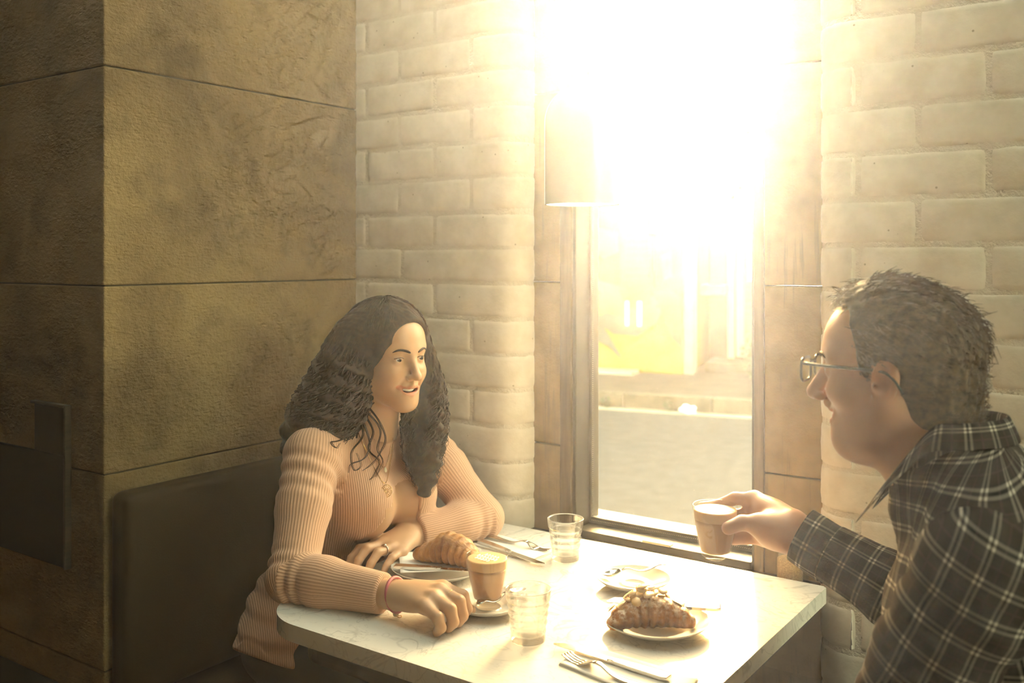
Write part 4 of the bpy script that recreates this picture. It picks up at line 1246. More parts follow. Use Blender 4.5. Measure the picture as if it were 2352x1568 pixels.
MOUTH = {}
def head_prog(F, man):
    g = []
    # cranium and face masses
    g.append(F.E((-.014, 0, .030), (.096, .074 if not man else .078, .086), k=.01))
    g.append(F.E((.026, 0, .034), (.062, .063 if not man else .066, .062), k=.03))
    g.append(F.E((.026 if not man else .020, 0, -.030), (.060, .058 if not man else .063, .072), k=.03))
    jw = .050 if not man else .058
    for q in (-1, 1):
        g.append(F.C((-.004, q * jw, -.045), (.064 if not man else .050, q * .016, -.100 if not man else -.102), .019 if not man else .022, .015 if not man else .017, .035))
    g.append(F.E((.071 if not man else .056, 0, -.101), (.017, .019, .014) if not man else (.020, .024, .017), k=.022))
    g.append(F.E((.056, 0, -.070), (.033, .033, .030), k=.022) if not man else F.E((.047, 0, -.070), (.035, .030, .030), k=.018))            # muzzle
    for q in (-1, 1):
        g.append(F.E((.057, q * .036, -.036), (.024, .022, .021), k=.024) if not man else F.E((.053, q * .037, -.030), (.025, .022, .018), k=.018))  # smiling cheeks
        g.append(F.C((.080, q * .010, .020), (.062, q * .046, .022), .008 if not man else .010, .007 if not man else .009, .016))  # brow
    if man:
        g.append(F.E((.014, 0, -.105), (.044, .040, .025), k=.035))         # fuller under the chin
    for q in (-1, 1):
        g.append(F.E((.093, q * .031, -.003), (.017, .017, .0115), k=.014, op='s'))   # eye hollows
    # nose
    L = .0 if not man else .003
    g.append(F.C((.084, 0, .008), (.1045 + L, 0, -.034 - L), .0068, .0098 if not man else .0115, .010))
    g.append(F.E((.1055 + L, 0, -.037 - L), (.0095, .0100, .0085), k=.006))
    for q in (-1, 1):
        g.append(F.E((.0945 + L, q * .0110, -.0405 - L), (.0095, .0068, .0068), k=.005))
        g.append(F.E((.099 + L, q * .0062, -.0475 - L), (.0045, .0028, .0032), k=.002, op='s'))
    g.append(F.E((.088, 0, -.0535), (.0075, .004, .008), k=.008))
    # smile: lips, corners, opening
    w = .0300; zc = -.0595; zm = -.0690; hm = .0054 if not man else .0066; dx = 0.0 if not man else -.008
    up = [(.0735, -w, zc), (.0860, -.014, zm + .0058), (.0905, -.004, zm + .0075), (.0900, 0, zm + .0068), (.0905, .004, zm + .0075), (.0860, .014, zm + .0058), (.0735, w, zc)]
    lo = [(.0735, -w, zc), (.0845, -.015, zm - .0070), (.0895, 0, zm - .0098), (.0845, .015, zm - .0070), (.0735, w, zc)]
    up = [(a + dx, b, c) for a, b, c in up]; lo = [(a + dx, b, c) for a, b, c in lo]
    for a, b in zip(up[:-1], up[1:]): g.append(F.C(a, b, .0036, .0036, .0035))
    for a, b in zip(lo[:-1], lo[1:]): g.append(F.C(a, b, .0044, .0044, .004))
    mid = [(.080, -w + .004, zc - .001), (.092, -.012, zm - .0012), (.0945, 0, zm - .002), (.092, .012, zm - .0012), (.080, w - .004, zc - .001)]
    mid = [(a + dx, b, c) for a, b, c in mid]
    rr = [.0018, hm * .85, hm, hm * .85, .0018]
    for i in range(4): g.append(F.C(mid[i], mid[i + 1], rr[i], rr[i + 1], .0025, 's'))
    g.append(F.E((.078 + dx, 0, zm - .001), (.012, .024, hm), k=.003, op='s'))
    # folds beside the smile
    for q in (-1, 1):
        g.append(F.C((.089, q * .020, -.044), (.078, q * .036, -.066), .0022, .0016, .008, 's'))
    # eyelids with a narrow slit
    for q in (-1, 1):
        g.append(F.E((.0705, q * .0315, -.001), .0136, k=.004))
        g.append(F.C((.0835, q * .0220, -.0022), (.0820, q * .0410, -.0006), .0026, .0022, .0016, 's'))
        g.append(F.C((.0865, q * .0270, -.0010), (.0855, q * .0370, -.0004), .0038, .0035, .0016, 's'))
    # ears
    ey = .073 if not man else .078
    for q in (-1, 1):
        Re = rotm('z', q * .35) @ rotm('y', -.15)
        g.append(F.E((-.012, q * (ey + .004), -.006), (.0185, .0075, .031), Re, .006))
        g.append(F.E((-.004, q * (ey + .000), -.034), (.010, .0065, .010), Re, .006))
        g.append(F.E((-.008, q * (ey + .0125), -.004), (.0115, .0075, .021), Re, .005, 's'))
        g.append(F.E((-.003, q * (ey + .0095), -.014), (.0055, .006, .006), Re, .003, 's'))
    MOUTH[man] = (up, lo)
    return g
def head_tint(F, V, man, lip=(.95, .60, .55)):
    P = F.loc(V)
    T = np.ones((len(V), 3))
    def blend(w, c):
        nonlocal T
        T = T * (1 - w[:, None]) + A3(c) * w[:, None]
    up, lo = MOUTH[man]
    d = np.full(len(V), 1.0)
    for ch, r in ((up, .0040), (lo, .0050)):
        for a, b in zip(ch[:-1], ch[1:]):
            d = np.minimum(d, prim_d(cone(a, b, r, r), P))
    near = np.abs(P).max(1) < .16
    blend(np.clip(1 - (d + .0002) / .0018, 0, 1) * near, lip)
    # dark inside of the mouth
    ins = prim_d(ell((.074, 0, -.070), (.013, .021, .010)), P)
    blend(((ins < .0) & (P[:, 0] < .0835 + (-.008 if man else 0)) & near).astype(float), (.25, .12, .10))
    for q in (-1, 1):                                     # warm cheeks, nose, ears
        blend(.35 * np.exp(-((np.linalg.norm(P - A3((.065, q * .04, -.035)), axis=1) / .022) ** 2)), (1.05, .80, .76))
        blend(.45 * np.exp(-((np.linalg.norm(P - A3((-.010, q * .082, -.008)), axis=1) / .028) ** 2)), (1.08, .72, .66))
    blend(.30 * np.exp(-((np.linalg.norm(P - A3((.106, 0, -.036)), axis=1) / .016) ** 2)), (1.06, .78, .72))
    if man:                                               # stubble shade round the jaw
        w = np.clip((-.045 - P[:, 2]) / .03, 0, 1) * (P[:, 2] > -.135) * np.clip((P[:, 0] + .02) / .03, 0, 1) * near
        blend(.18 * w, (.70, .68, .68))
    return T
def face_bits(F, root, man, gaze, iris):
    bt = bvh_of(root, near=F.p((.05, 0, 0)), rad=.13); fd = Vector(F.R @ A3((-1.0, 0, 0)))
    def on_face(y, z, lift):
        h = bt.ray_cast(Vector(F.p((.16, y, z))), fd)
        return A3(h[0] - fd * lift) if h[0] is not None else F.p((.08, y, z))
    for q in (-1, 1):                                      # eyeballs
        c = F.p((.0702, q * .0315, -.001)); R = .0129 * F.k
        bm = bmesh.new(); bmesh.ops.create_uvsphere(bm, u_segments=24, v_segments=18, radius=R)
        me = bm_mesh(bm, True)
        n = np.array([v.co for v in me.vertices]) / R
        gd = F.R @ A3(gaze); gd /= np.linalg.norm(gd)
        a = np.degrees(np.arccos(np.clip(n @ gd, -1, 1)))
        col = np.tile(A3((.78, .72, .66)), (len(n), 1)); col[a < 30] = iris; col[a < 13] = (.01, .01, .01)
        set_color(me, 'tint', col)
        o = obj('eye', me, M['eye'], root); o.location = c
        pts = [on_face(q * y, z, .0004) for y, z in ((.011, .0150), (.017, .0180), (.023, .0200), (.030, .0215), (.037, .0213), (.043, .0190), (.0475, .0160))]
        obj('eyebrow', tube_mesh(spline(pts, 12), np.array([.0016, .0026, .0029, .0029, .0028, .0027, .0025, .0023, .0021, .0018, .0013, .0007]) * F.k, 8), M['hair_m' if man else 'hair_w'], root)
        if not man:
            ls = [on_face(q * y, z, .0006) for y, z in ((.0195, .0016), (.0250, .0036), (.0315, .0042), (.0380, .0034), (.0435, .0018))]
            obj('eyelash', tube_mesh(spline(ls, 10), .0007, 6), M['hair_w'], root)
    V, Fc = [], []                                         # upper teeth, one strip with a notch between teeth
    nT, m = 40, 4
    for i in range(nT + 1):
        s = i / nT * 2 - 1
        x = .0835 - .014 * s * s + (-.008 if man else 0); y = s * .0235; notch = .0009 * (abs(math.sin(s * 3.5 * PI)) < .22)
        for j in range(m + 1):
            z = -.0630 + .0045 * s * s - .0092 * j / m * (1 - .15 * s * s)
            V.append(F.p((x - notch + (.0008 * j / m), y, z)))
    for i in range(nT):
        for j in range(m): Fc.append((i * (m + 1) + j, (i + 1) * (m + 1) + j, (i + 1) * (m + 1) + j + 1, i * (m + 1) + j + 1))
    obj('teeth', mesh(V, Fc, True), M['teeth'], root)

def finger(pts, r0, r1, k0=.010):
    n = len(pts); rad = np.linspace(r0, r1, n)
    return [cone(pts[i], pts[i + 1], rad[i], rad[i + 1], k0 if i == 0 else .003) for i in range(n - 1)]
def poly_param(P, chain_pts, ref):
    """distance along and angle round a bent limb"""
    C = [A3(c) for c in chain_pts]
    best = np.full(len(P), 1e9); v = np.zeros(len(P)); ang = np.zeros(len(P)); acc = 0.0
    for a, b in zip(C[:-1], C[1:]):
        ba = b - a; L = np.linalg.norm(ba); t = np.clip((P - a) @ ba / L ** 2, 0, 1)
        q = P - a - t[:, None] * ba; d = np.linalg.norm(q, axis=1)
        ax = ba / L; e1 = A3(ref) - ax * (A3(ref) @ ax); e1 /= np.linalg.norm(e1); e2 = np.cross(ax, e1)
        m = d < best
        best[m] = d[m]; v[m] = acc + t[m] * L; ang[m] = np.arctan2(q[m] @ e2, q[m] @ e1); acc += L
    return v, ang, best
def bent(P, C, n=24):
    return spline(C, n)
# =================================================================== the woman
FW = Frame((-1.432, 1.565, 1.187), math.radians(-9), math.radians(3), 0.0, .965)
W = dict(neck0=FW.p((-.022, 0, -.07)), neck1=A3((-1.485, 1.572, 1.005)),
         rs=A3((-1.492, 1.398, .985)), re=A3((-1.398, 1.262, .788)), rw=A3((-1.175, 1.300, .787)),
         ls=A3((-1.505, 1.742, .985)), le=A3((-1.340, 1.792, .792)), lw=A3((-1.392, 1.590, .790)),
         pel=A3((-1.655, 1.560, .545)))
def woman_torso(k=1.0, g=0.0):
    p = []
    p.append(cone(W['pel'], A3((-1.585, 1.565, .74)), .125 + g, .105 + g, .03))
    p.append(ell((-1.535, 1.568, .855), (.098 + g, .150 + g, .125 + g), rotm('y', .25), .06))
    p.append(ell(W['pel'] + A3((0, 0, -.01)), (.125 + g, .175 + g, .10 + g), None, .06))
    p.append(cone(W['rs'] + A3((-.01, .025, -.01)), W['ls'] + A3((-.01, -.025, -.01)), .050 + g, .050 + g, .06))
    for y in (1.502, 1.632):
        p.append(ell((-1.440, y, .868), (.068 + g, .066 + g, .070 + g), None, .045))
    return p
def woman_arm(s, e, w, g=0.0, rsh=.052, rel=.039, rwr=.0255, k=.03):
    u = e - s; f = w - e
    m1 = s + .45 * u; m2 = e + .35 * f
    return [cone(s, m1, rsh + g, .046 + g, k), cone(m1, e, .046 + g, rel + g, .02), cone(e, m2, rel + g, .0385 + g, .02), cone(m2, w, .0385 + g, rwr + g, .02)]
# hands -------------------------------------------------------------
def w_right_hand():
    w = W['rw']; k = []
    mc = [A3((-1.098, 1.345, .803)), A3((-1.085, 1.322, .806)), A3((-1.079, 1.298, .802)), A3((-1.080, 1.275, .794))]
    for i, m in enumerate(mc):
        k.append(cone(w + A3((.012, (.012, .004, -.004, -.012)[i], .002)), m, .019, .0125, .014))
    k.append(ell((w + mc[1]) / 2 + A3((.004, -.002, -.004)), (.047, .040, .022), rotm('z', .2), .014))
    pip = [A3((-1.056, 1.351, .795)), A3((-1.041, 1.322, .797)), A3((-1.038, 1.294, .792)), A3((-1.044, 1.268, .784))]
    dip = [A3((-1.046, 1.350, .774)), A3((-1.033, 1.321, .774)), A3((-1.031, 1.293, .772)), A3((-1.037, 1.267, .769))]
    tip = [A3((-1.054, 1.349, .7615)), A3((-1.043, 1.321, .7605)), A3((-1.042, 1.294, .7600)), A3((-1.047, 1.269, .7595))]
    for i in range(4):
        r = (.0112, .0114, .0108, .0098)[i]
        k += finger([mc[i], pip[i], dip[i], tip[i]], r * 1.10, r * .86, .010)
    k += finger([w + A3((.022, .024, -.006)), A3((-1.112, 1.362, .781)), A3((-1.075, 1.372, .772)), A3((-1.050, 1.369, .766))], .0135, .0085, .014)
    return k, mc, pip
def w_left_hand():
    w = W['lw']; k = []
    mc = [A3((-1.408, 1.508, .786)), A3((-1.388, 1.503, .792)), A3((-1.366, 1.506, .789)), A3((-1.347, 1.516, .781))]
    for i, m in enumerate(mc):
        k.append(cone(w + A3(((-.014, -.004, .005, .014)[i], -.010, .0)), m, .0185, .0122, .014))
    k.append(ell((w + mc[1]) / 2 + A3((.004, .004, -.004)), (.034, .046, .018), None, .012))
    pip = [A3((-1.416, 1.462, .789)), A3((-1.391, 1.458, .795)), A3((-1.364, 1.462, .790)), A3((-1.340, 1.478, .779))]
    dip = [A3((-1.418, 1.440, .774)), A3((-1.392, 1.433, .775)), A3((-1.363, 1.440, .773)), A3((-1.338, 1.460, .768))]
    tip = [A3((-1.417, 1.430, .762)), A3((-1.391, 1.422, .761)), A3((-1.362, 1.430, .760)), A3((-1.337, 1.451, .760))]
    for i in range(4):
        r = (.0095, .0098, .0093, .0083)[i]
        k += finger([mc[i], pip[i], dip[i], tip[i]], r * 1.12, r * .84, .009)
    k += finger([w + A3((-.022, -.022, -.004)), A3((-1.432, 1.525, .779)), A3((-1.437, 1.490, .772)), A3((-1.433, 1.466, .767))], .013, .0085, .014)
    return k, mc, pip
rh, rmc, rpip = w_right_hand()
lh, lmc, lpip = w_left_hand()
prog = woman_torso()
for q, y in ((-1, 1.475), (1, 1.645)):
    kn = A3((-1.215, y, .535)); ft = A3((-1.20, y, .07))
    prog += [cone((-1.64, y, .53), kn, .082, .056, .04), cone(kn, ft + A3((0, 0, .25)), .055, .052, .02), cone(ft + A3((0, 0, .25)), ft, .052, .036, .02), cone(ft + A3((-.02, 0, -.025)), ft + A3((.15, 0, -.035)), .036, .026, .02)]
prog += woman_arm(W['rs'], W['re'], W['rw']) + woman_arm(W['ls'], W['le'], W['lw'])
prog += rh + lh
prog += [cone(W['neck0'], W['neck1'], .047, .056, .02), cone(FW.p((-.045, 0, -.01)), W['neck1'] + A3((-.02, 0, .0)), .045, .055, .02)]
prog += head_prog(FW, False)
me, V, Q = sdf_mesh(prog, .0025, (-1.82, 1.15, 0.0), (-.98, 1.90, 1.33), 0, 1, .70)
tint = head_tint(FW, V, False)
set_color(me, 'tint', tint)
# fingernails as a paler tint
WOMAN = obj('person', me, M['skin_w'])
tag(WOMAN, 'seated person with long dark curly hair in a pink ribbed sweater', 'person')
face_bits(FW, WOMAN, False, (1.0, .10, -.03), (.06, .03, .015))
# sweater -------------------------------------------------------------
g = .0055
sw = woman_torso(1.0, g)
sw.append(cone(W['pel'] + A3((.0, 0, .02)), W['pel'] + A3((.0, 0, -.02)), .15, .165, .05))
sw.append(ell(W['pel'] + A3((.03, -.125, -.005)), (.10, .085, .075), rotm('z', .3), .04))
sw += [cone(W['neck1'] + A3((-.004, 0, -.01)), W['neck1'] + A3((.010, 0, .028)), .066, .052, .03)]
armsR = woman_arm(W['rs'], W['re'], W['rw'] + .10 * (W['re'] - W['rw']), g + .001, rwr=.030)
armsL = woman_arm(W['ls'], W['le'], W['lw'] + .06 * (W['le'] - W['lw']), g + .001, rwr=.030)
sw += armsR + armsL
def wrinkle(P):
    d = np.zeros(len(P))
    for s, e, w, sd in ((W['rs'], W['re'], W['rw'], 1), (W['ls'], W['le'], W['lw'], 2)):
        v, a, b = poly_param(P, (s, e, w), (0, 0, 1))
        Lu = np.linalg.norm(e - s)
        m = np.exp(-((v - Lu) / .045) ** 2) * (b < .08)
        d += -.0042 * m * np.sin(v * 2 * PI / .026 + 1.2 * np.sin(a + sd) + sd) * (.5 + .5 * np.cos(a - 1.0 - sd))
        m2 = np.exp(-((v - .05) / .06) ** 2) * (b < .08)
        d += -.0022 * m2 * np.sin(v * 2 * PI / .034 + 1.6 * a)
    t = (P[:, 2] < .80) & (P[:, 1] > 1.36) & (P[:, 1] < 1.76) & (P[:, 0] < -1.42)
    d += -.003 * t * np.sin(P[:, 2] * 2 * PI / .045 + 2 * P[:, 1] * 12) * np.clip((.80 - P[:, 2]) / .08, 0, 1)
    return d
sw.append(fnp(wrinkle, op='d'))
# openings: hem, neck, cuffs
sw.append(fnp(lambda P: .545 + .02 * np.sin(P[:, 1] * 30) - P[:, 2], .004, 'i'))
def neck_cut(P):
    return prim_d(cone(W['neck1'] + A3((.012, 0, .018)), W['neck0'] + A3((.0, 0, .02)), .052, .056), P)
sw.append(fnp(neck_cut, .006, 's'))
for hw, el_ in ((W['rw'], W['re']), (W['lw'], W['le'])):
    dirc = (hw - el_) / np.linalg.norm(hw - el_)
    sw.append(fnp(lambda P, hw=hw, dirc=dirc: np.where(np.linalg.norm(P - hw, axis=1) < .12, (P - (hw - dirc * .020)) @ dirc, -1.0), .004, 'i'))
me, V, Q = sdf_mesh(sw, .0031, (-1.86, 1.12, .50), (-1.10, 1.90, 1.12), 0, 1, one=True)
vr, ar, br = poly_param(V, (W['rs'], W['re'], W['rw']), (.2, 1, .2))
vl, al, bl = poly_param(V, (W['ls'], W['le'], W['lw']), (-1, .2, .2))
ctr = np.stack((np.full(len(V), -1.56), np.full(len(V), 1.565)), 1)
at_ = np.arctan2(V[:, 1] - 1.565, V[:, 0] + 1.70)
dy_ = V[:, 1] - 1.565; rib = dy_ - np.tanh(dy_ / .03) * .7 * (V[:, 0] + 1.37)
useR = (br < .066) & ((V[:, 1] < 1.435) | (V[:, 0] > -1.36) & (V[:, 1] < 1.5)); useL = (bl < .066) & ((V[:, 1] > 1.715) | (V[:, 0] > -1.40) & (V[:, 2] < .836) & (V[:, 1] > 1.58))
rib = np.where(useR, ar * .045, np.where(useL, al * .045, rib))
set_float(me, 'rib', rib)
sweater = obj('sweater', me, M['knit'], WOMAN); sweater['label'] = 'dusty pink ribbed long sleeved sweater'
# trousers
tr_ = [ell(W['pel'] + A3((0, 0, -.02)), (.132, .182, .10), None, .05)]
for q, y in ((-1, 1.475), (1, 1.645)):
    kn = A3((-1.215, y, .535)); ft = A3((-1.20, y, .07))
    tr_ += [cone((-1.64, y, .53), kn, .088, .062, .04), cone(kn, ft + A3((0, 0, .05)), .062, .05, .02)]
me, V, Q = sdf_mesh(tr_, .006, (-1.84, 1.32, .05), (-1.05, 1.80, .68), 0, 1)
obj('trousers', me, M['trouser'], WOMAN)

# hair ----------------------------------------------------------------
near_c = [(-.020, -.020, .078), (-.030, -.058, .030), (-.045, -.078, -.040), (-.062, -.100, -.110), (-.085, -.130, -.175), (-.110, -.165, -.225)]
near_r = [.040, .060, .070, .076, .074, .030]
far_c = [(-.010, .030, .080), (.005, .066, .040), (.022, .080, -.020), (.032, .088, -.090), (.046, .080, -.160), (.062, .066, -.225), (.076, .062, -.300)]
far_r = [.034, .034, .034, .044, .048, .040, .020]
back_c = [(-.060, 0, .060), (-.085, 0, .0), (-.095, 0, -.090), (-.105, 0, -.190), (-.110, .0, -.26)]
back_r = [.05, .06, .07, .075, .05]
hp = [FW.E((-.014, 0, .034), (.115, .090, .096), k=.01)]
for c_, r_ in ((near_c, near_r), (far_c, far_r), (back_c, back_r)):
    for i in range(len(c_) - 1): hp.append(FW.C(c_[i], c_[i + 1], r_[i], r_[i + 1], .022))
def face_cut(P):
    q = FW.loc(P)
    # an egg in front of the face that leaves the hair line, parted in the middle
    a = np.minimum(prim_d(ell((.092, .012, -.045), (.075, .088, .112), rotm('z', -.05)), q), prim_d(ell((.092, .006, .035), (.052, .056, .046)), q))
    b = prim_d(ell((.082, .012, -.130), (.052, .052, .11)), q)
    return np.minimum(a, b)
hp.append(dict(fnp(lambda P: face_cut(P) * FW.k, .014, 's')))
hp.append(fnp(lambda P: .0042 * np.sin(FW.loc(P)[:, 2] * 2 * PI / .040 + 9 * np.arctan2(FW.loc(P)[:, 1], FW.loc(P)[:, 0] + .02)) * np.clip((.05 - FW.loc(P)[:, 2]) / .08, 0, 1) * np.clip((face_cut(P) - .006) / .02, 0, 1) + (.0022 * vnoise(P, 150, 4) + .0014 * vnoise(P, 420, 5)) * np.clip((face_cut(P) - .002) / .02, .1, 1), op='d'))
me, V, Q = sdf_mesh(hp, .0023, (-1.70, 1.30, .82), (-1.28, 1.80, 1.34), 0, 1)
hairw = obj('hair', me, M['hair_w'], WOMAN); hairw['label'] = 'long dark brown curly hair'
paths, rads = [], []
rg = np.random.default_rng(21)
def lock(C_, R_, phi, rho, wav, amp, r0, t0=0.0, t1=1.0, n=46, jit=.0):
    C = spline([A3(c) for c in C_], n * 2); R = np.interp(np.linspace(0, 1, n * 2), np.linspace(0, 1, len(R_)), R_)
    i0, i1 = int(t0 * (n * 2 - 1)), int(t1 * (n * 2 - 1)); idx = np.linspace(i0, i1, n).astype(int)
    C, R = C[idx], R[idx]
    T = np.gradient(C, axis=0); T /= np.linalg.norm(T, axis=1)[:, None]
    e1 = np.cross(T, (0, 1.0, .2)); e1 /= np.linalg.norm(e1, axis=1)[:, None]; e2 = np.cross(T, e1)
    s = np.linspace(0, 1, n); Ls = np.cumsum(np.r_[0, np.linalg.norm(np.diff(C, axis=0), axis=1)])
    ph = phi + .35 * np.sin(s * 4 + jit)
    off = (np.cos(ph)[:, None] * e1 + np.sin(ph)[:, None] * e2) * (R * rho)[:, None]
    am = amp * np.clip((s - .12) * 2.2, 0, 1)
    w1 = np.cos(Ls * 2 * PI / wav + jit)[:, None] * e1 * am[:, None] + np.sin(Ls * 2 * PI / wav + jit)[:, None] * e2 * am[:, None]
    return FW.p_arr(C + off + w1) , r0 * (1 - .75 * s ** 3)
def p_arr(P): return FW.o + FW.k * (P @ FW.R.T)
FW.p_arr = p_arr
def in_face(P, far=False):
    return (face_cut(P) < (-.016 if far else -.001)).mean() > (.10 if far else .03)
for C_, R_, n in ((near_c, near_r, 480), (far_c, far_r, 260), (back_c, back_r, 90)):
    k = 0; tries = 0
    while k < n and tries < n * 6:
        tries += 1
        P, r = lock(C_, R_, rg.uniform(0, 2 * PI), rg.uniform(.92, 1.07), rg.uniform(.034, .062), rg.uniform(.004, .0100), rg.uniform(.0012, .0026), rg.uniform(0, .25), rg.uniform(.75, 1.0), 40, rg.uniform(0, 6.3))
        if in_face(P, C_ is far_c): continue
        paths.append(P); rads.append(r); k += 1
# combed strands over the crown
for i in range(150):
    a0 = rg.uniform(-2.6, 2.6); q = 1 if rg.random() < .5 else -1
    th = np.linspace(.12, 1.25, 16); az = a0
    cx, cz = -.018, .036
    dirv = np.array((math.cos(az) * .9, q * abs(math.sin(az)) + q * .25, 0)); dirv /= np.linalg.norm(dirv)
    P = np.stack((.004 + cx + dirv[0] * .1155 * np.sin(th) , dirv[1] * .0905 * np.sin(th), cz - .002 + .0965 * np.cos(th)), 1) * 1.0
    P += .0015 * np.sin(th * 14 + rg.uniform(0, 6))[:, None]
    Pw = FW.p_arr(P)
    if (face_cut(Pw) < .006).any(): continue
    paths.append(Pw); rads.append(np.full(16, rg.uniform(.0013, .0024)))
# loose curls over the chest and stray hairs at the outline
def curl(pts, amp, wav, r0, n=60, ph=0.0):
    P = spline([A3(p) for p in pts], n); T = np.gradient(P, axis=0); T /= np.linalg.norm(T, axis=1)[:, None]
    e1 = np.cross(T, (1.0, .3, 0)); e1 /= np.linalg.norm(e1, axis=1)[:, None]; e2 = np.cross(T, e1)
    Ls = np.cumsum(np.r_[0, np.linalg.norm(np.diff(P, axis=0), axis=1)]); s = np.linspace(0, 1, n)
    am = amp * np.clip(s * 1.6, 0, 1)
    return P + np.cos(Ls * 2 * PI / wav + ph)[:, None] * e1 * am[:, None] + np.sin(Ls * 2 * PI / wav + ph)[:, None] * e2 * am[:, None] * .5, r0 * (1 - .6 * s)
bsw = bvh_of(sweater, WOMAN, near=(-1.45, 1.55, .95), rad=.26)
def on_chest(px, py, lift):
    d = Vector(ray(px, py)).normalized(); h = bsw.ray_cast(Vector(CAM), d)
    if h[0] is None: return at_depth(px, py, 2.0)
    return A3(h[0] - d * lift)
for pl, lift in (([(832, 945), (856, 990), (845, 1030), (870, 1060), (858, 1090), (848, 1102)], .010), ([(838, 940), (872, 985), (866, 1030), (878, 1060), (862, 1095)], .012),
                 ([(828, 955), (832, 1000), (806, 1040), (812, 1078), (828, 1070), (818, 1040)], .010), ([(842, 930), (868, 965), (884, 1005), (872, 1040), (850, 1068), (832, 1080)], .014),
                 ([(815, 970), (785, 1008), (760, 1015), (772, 1028), (780, 1018)], .010), ([(830, 960), (848, 1015), (838, 1050), (806, 1066), (800, 1085)], .012),
                 ([(985, 1000), (1000, 1040), (985, 1080), (998, 1110), (990, 1135)], .012), ([(1000, 990), (1012, 1030), (1000, 1060), (1010, 1090), (985, 1120)], .02),
                 ([(975, 1080), (985, 1110), (978, 1140)], .01)):
    pts = [on_chest(x, y, lift) for x, y in pl]
    P, r = curl(pts, .0006, .05, .0016, 60, rg.uniform(0, 6)); paths.append(P); rads.append(r)
    P, r = curl([p + A3((.0022, .0015, .0)) for p in pts], .0008, .05, .0010, 60, rg.uniform(0, 6)); paths.append(P); rads.append(r)
for i in range(60):
    C_, R_ = ((near_c, near_r), (far_c, far_r))[i % 2]
    P, r = lock(C_, R_, rg.uniform(0, 2 * PI), rg.uniform(1.03, 1.16), rg.uniform(.03, .055), rg.uniform(.006, .011), rg.uniform(.0005, .0008), rg.uniform(.3, .5), 1.0, 46, rg.uniform(0, 6.3))
    if in_face(P, C_ is far_c): continue
    paths.append(P); rads.append(r)
obj('hair_curls', strands(paths, rads, 5), M['hair_w'], WOMAN, kind='stuff')

# jewellery ------------------------------------------------------------
def surf_path(pxs, lift, n):
    P = spline([np.array((x, y, 0.0)) for x, y in pxs], n)
    return np.array([on_chest(p[0], p[1], lift) for p in P])
nk = thing('necklace_part', 'x', 'x'); 
for kx in ('label', 'category'): del nk[kx]
nk.name = 'necklace'; nk.parent = WOMAN
ch = surf_path([(818, 985), (838, 1025), (862, 1055), (884, 1072), (895, 1040), (903, 1005)], .0025, 40)
obj('chain', tube_mesh(ch, .0007, 6), M['gold'], nk)
ch2 = surf_path([(822, 992), (848, 1050), (868, 1090), (886, 1108), (897, 1060), (905, 1010)], .0022, 40)
obj('chain', tube_mesh(ch2, .0007, 6), M['gold'], nk)
pc = on_chest(885, 1080, .004)
o = obj('drop', lathe_mesh([(0, -.006), (.0032, -.003), (.0036, 0), (.0025, .004), (0, .008)], 16), M['pearl'], nk); o.location = pc
pc = on_chest(888, 1127, .004)
Vd, Fd = [], []
pths = [np.array([(R1 * math.cos(q), R1 * math.sin(q) * 1.15, 0) for q in np.linspace(0, 2 * PI, 40, endpoint=False)]) for R1 in (.0108, .0078, .0042)]
Vd, Fd = tubes(pths, [.0008, .0005, .0005], 6, True)
sp = [np.array([(math.cos(q) * .0012, math.sin(q) * .0012, 0), (math.cos(q) * .0105, math.sin(q) * .0118, 0)]) for q in np.linspace(0, 2 * PI, 12, endpoint=False)]
V2, F2 = tubes(sp, [.0005] * 12, 5); F2 = [tuple(len(Vd) + i for i in f) for f in F2]
o = obj('pendant', mesh(Vd + V2, Fd + F2, True), M['gold'], nk, kind='stuff'); o.location = pc
o.rotation_euler = Vector(-ray(888, 1127)).to_track_quat('Z', 'Y').to_euler()
def ring_on(name, c, axis, r, tr__, mat, squash=1.0, up=(0, 0, 1)):
    ax = A3(axis) / np.linalg.norm(axis); e1 = np.cross(ax, A3(up)); e1 /= np.linalg.norm(e1); e2 = np.cross(ax, e1)
    P = np.array([A3(c) + r * (math.cos(q) * e1 + squash * math.sin(q) * e2) for q in np.linspace(0, 2 * PI, 36, endpoint=False)])
    return obj(name, tube_mesh(P, tr__, 8, True), mat, WOMAN)
ring_on('ring', (rmc[1] * .45 + rpip[1] * .55), rpip[1] - rmc[1], .0112, .0009, M['gold'])
ring_on('ring', (lmc[2] * .45 + lpip[2] * .55), lpip[2] - lmc[2], .0110, .0012, M['silver'])
rg1 = obj('ring_flower', bm_mesh((lambda b: (bmesh.ops.create_icosphere(b, subdivisions=2, radius=.0035), b)[1])(bmesh.new()), True), M['silver'], WOMAN)
rg1.location = (lmc[2] * .45 + lpip[2] * .55) + A3((.004, -.002, .0115))
bc = W['rw'] + .01 * A3((1, .1, 0)) 
br_ = ring_on('bracelet', bc + A3((-.004, 0, .002)), (W['rw'] - W['re']) + A3((0, 0, .06)), .0315, .0032, M['pink_band'], .95)
o = obj('charm', bm_mesh((lambda b: (bmesh.ops.create_icosphere(b, subdivisions=3, radius=.0058), b)[1])(bmesh.new()), True), M['pearl'], br_)
o.location = at_z(909, 1408, .7575)
o = obj('charm_ring', tube_mesh(np.array([(.005 * math.cos(q), 0.004 * math.sin(q), .0006 * math.sin(2 * q)) for q in np.linspace(0, 2 * PI, 20, endpoint=False)]), .0008, 6, True), M['gold'], br_)
o.location = at_z(917, 1415, .7520)

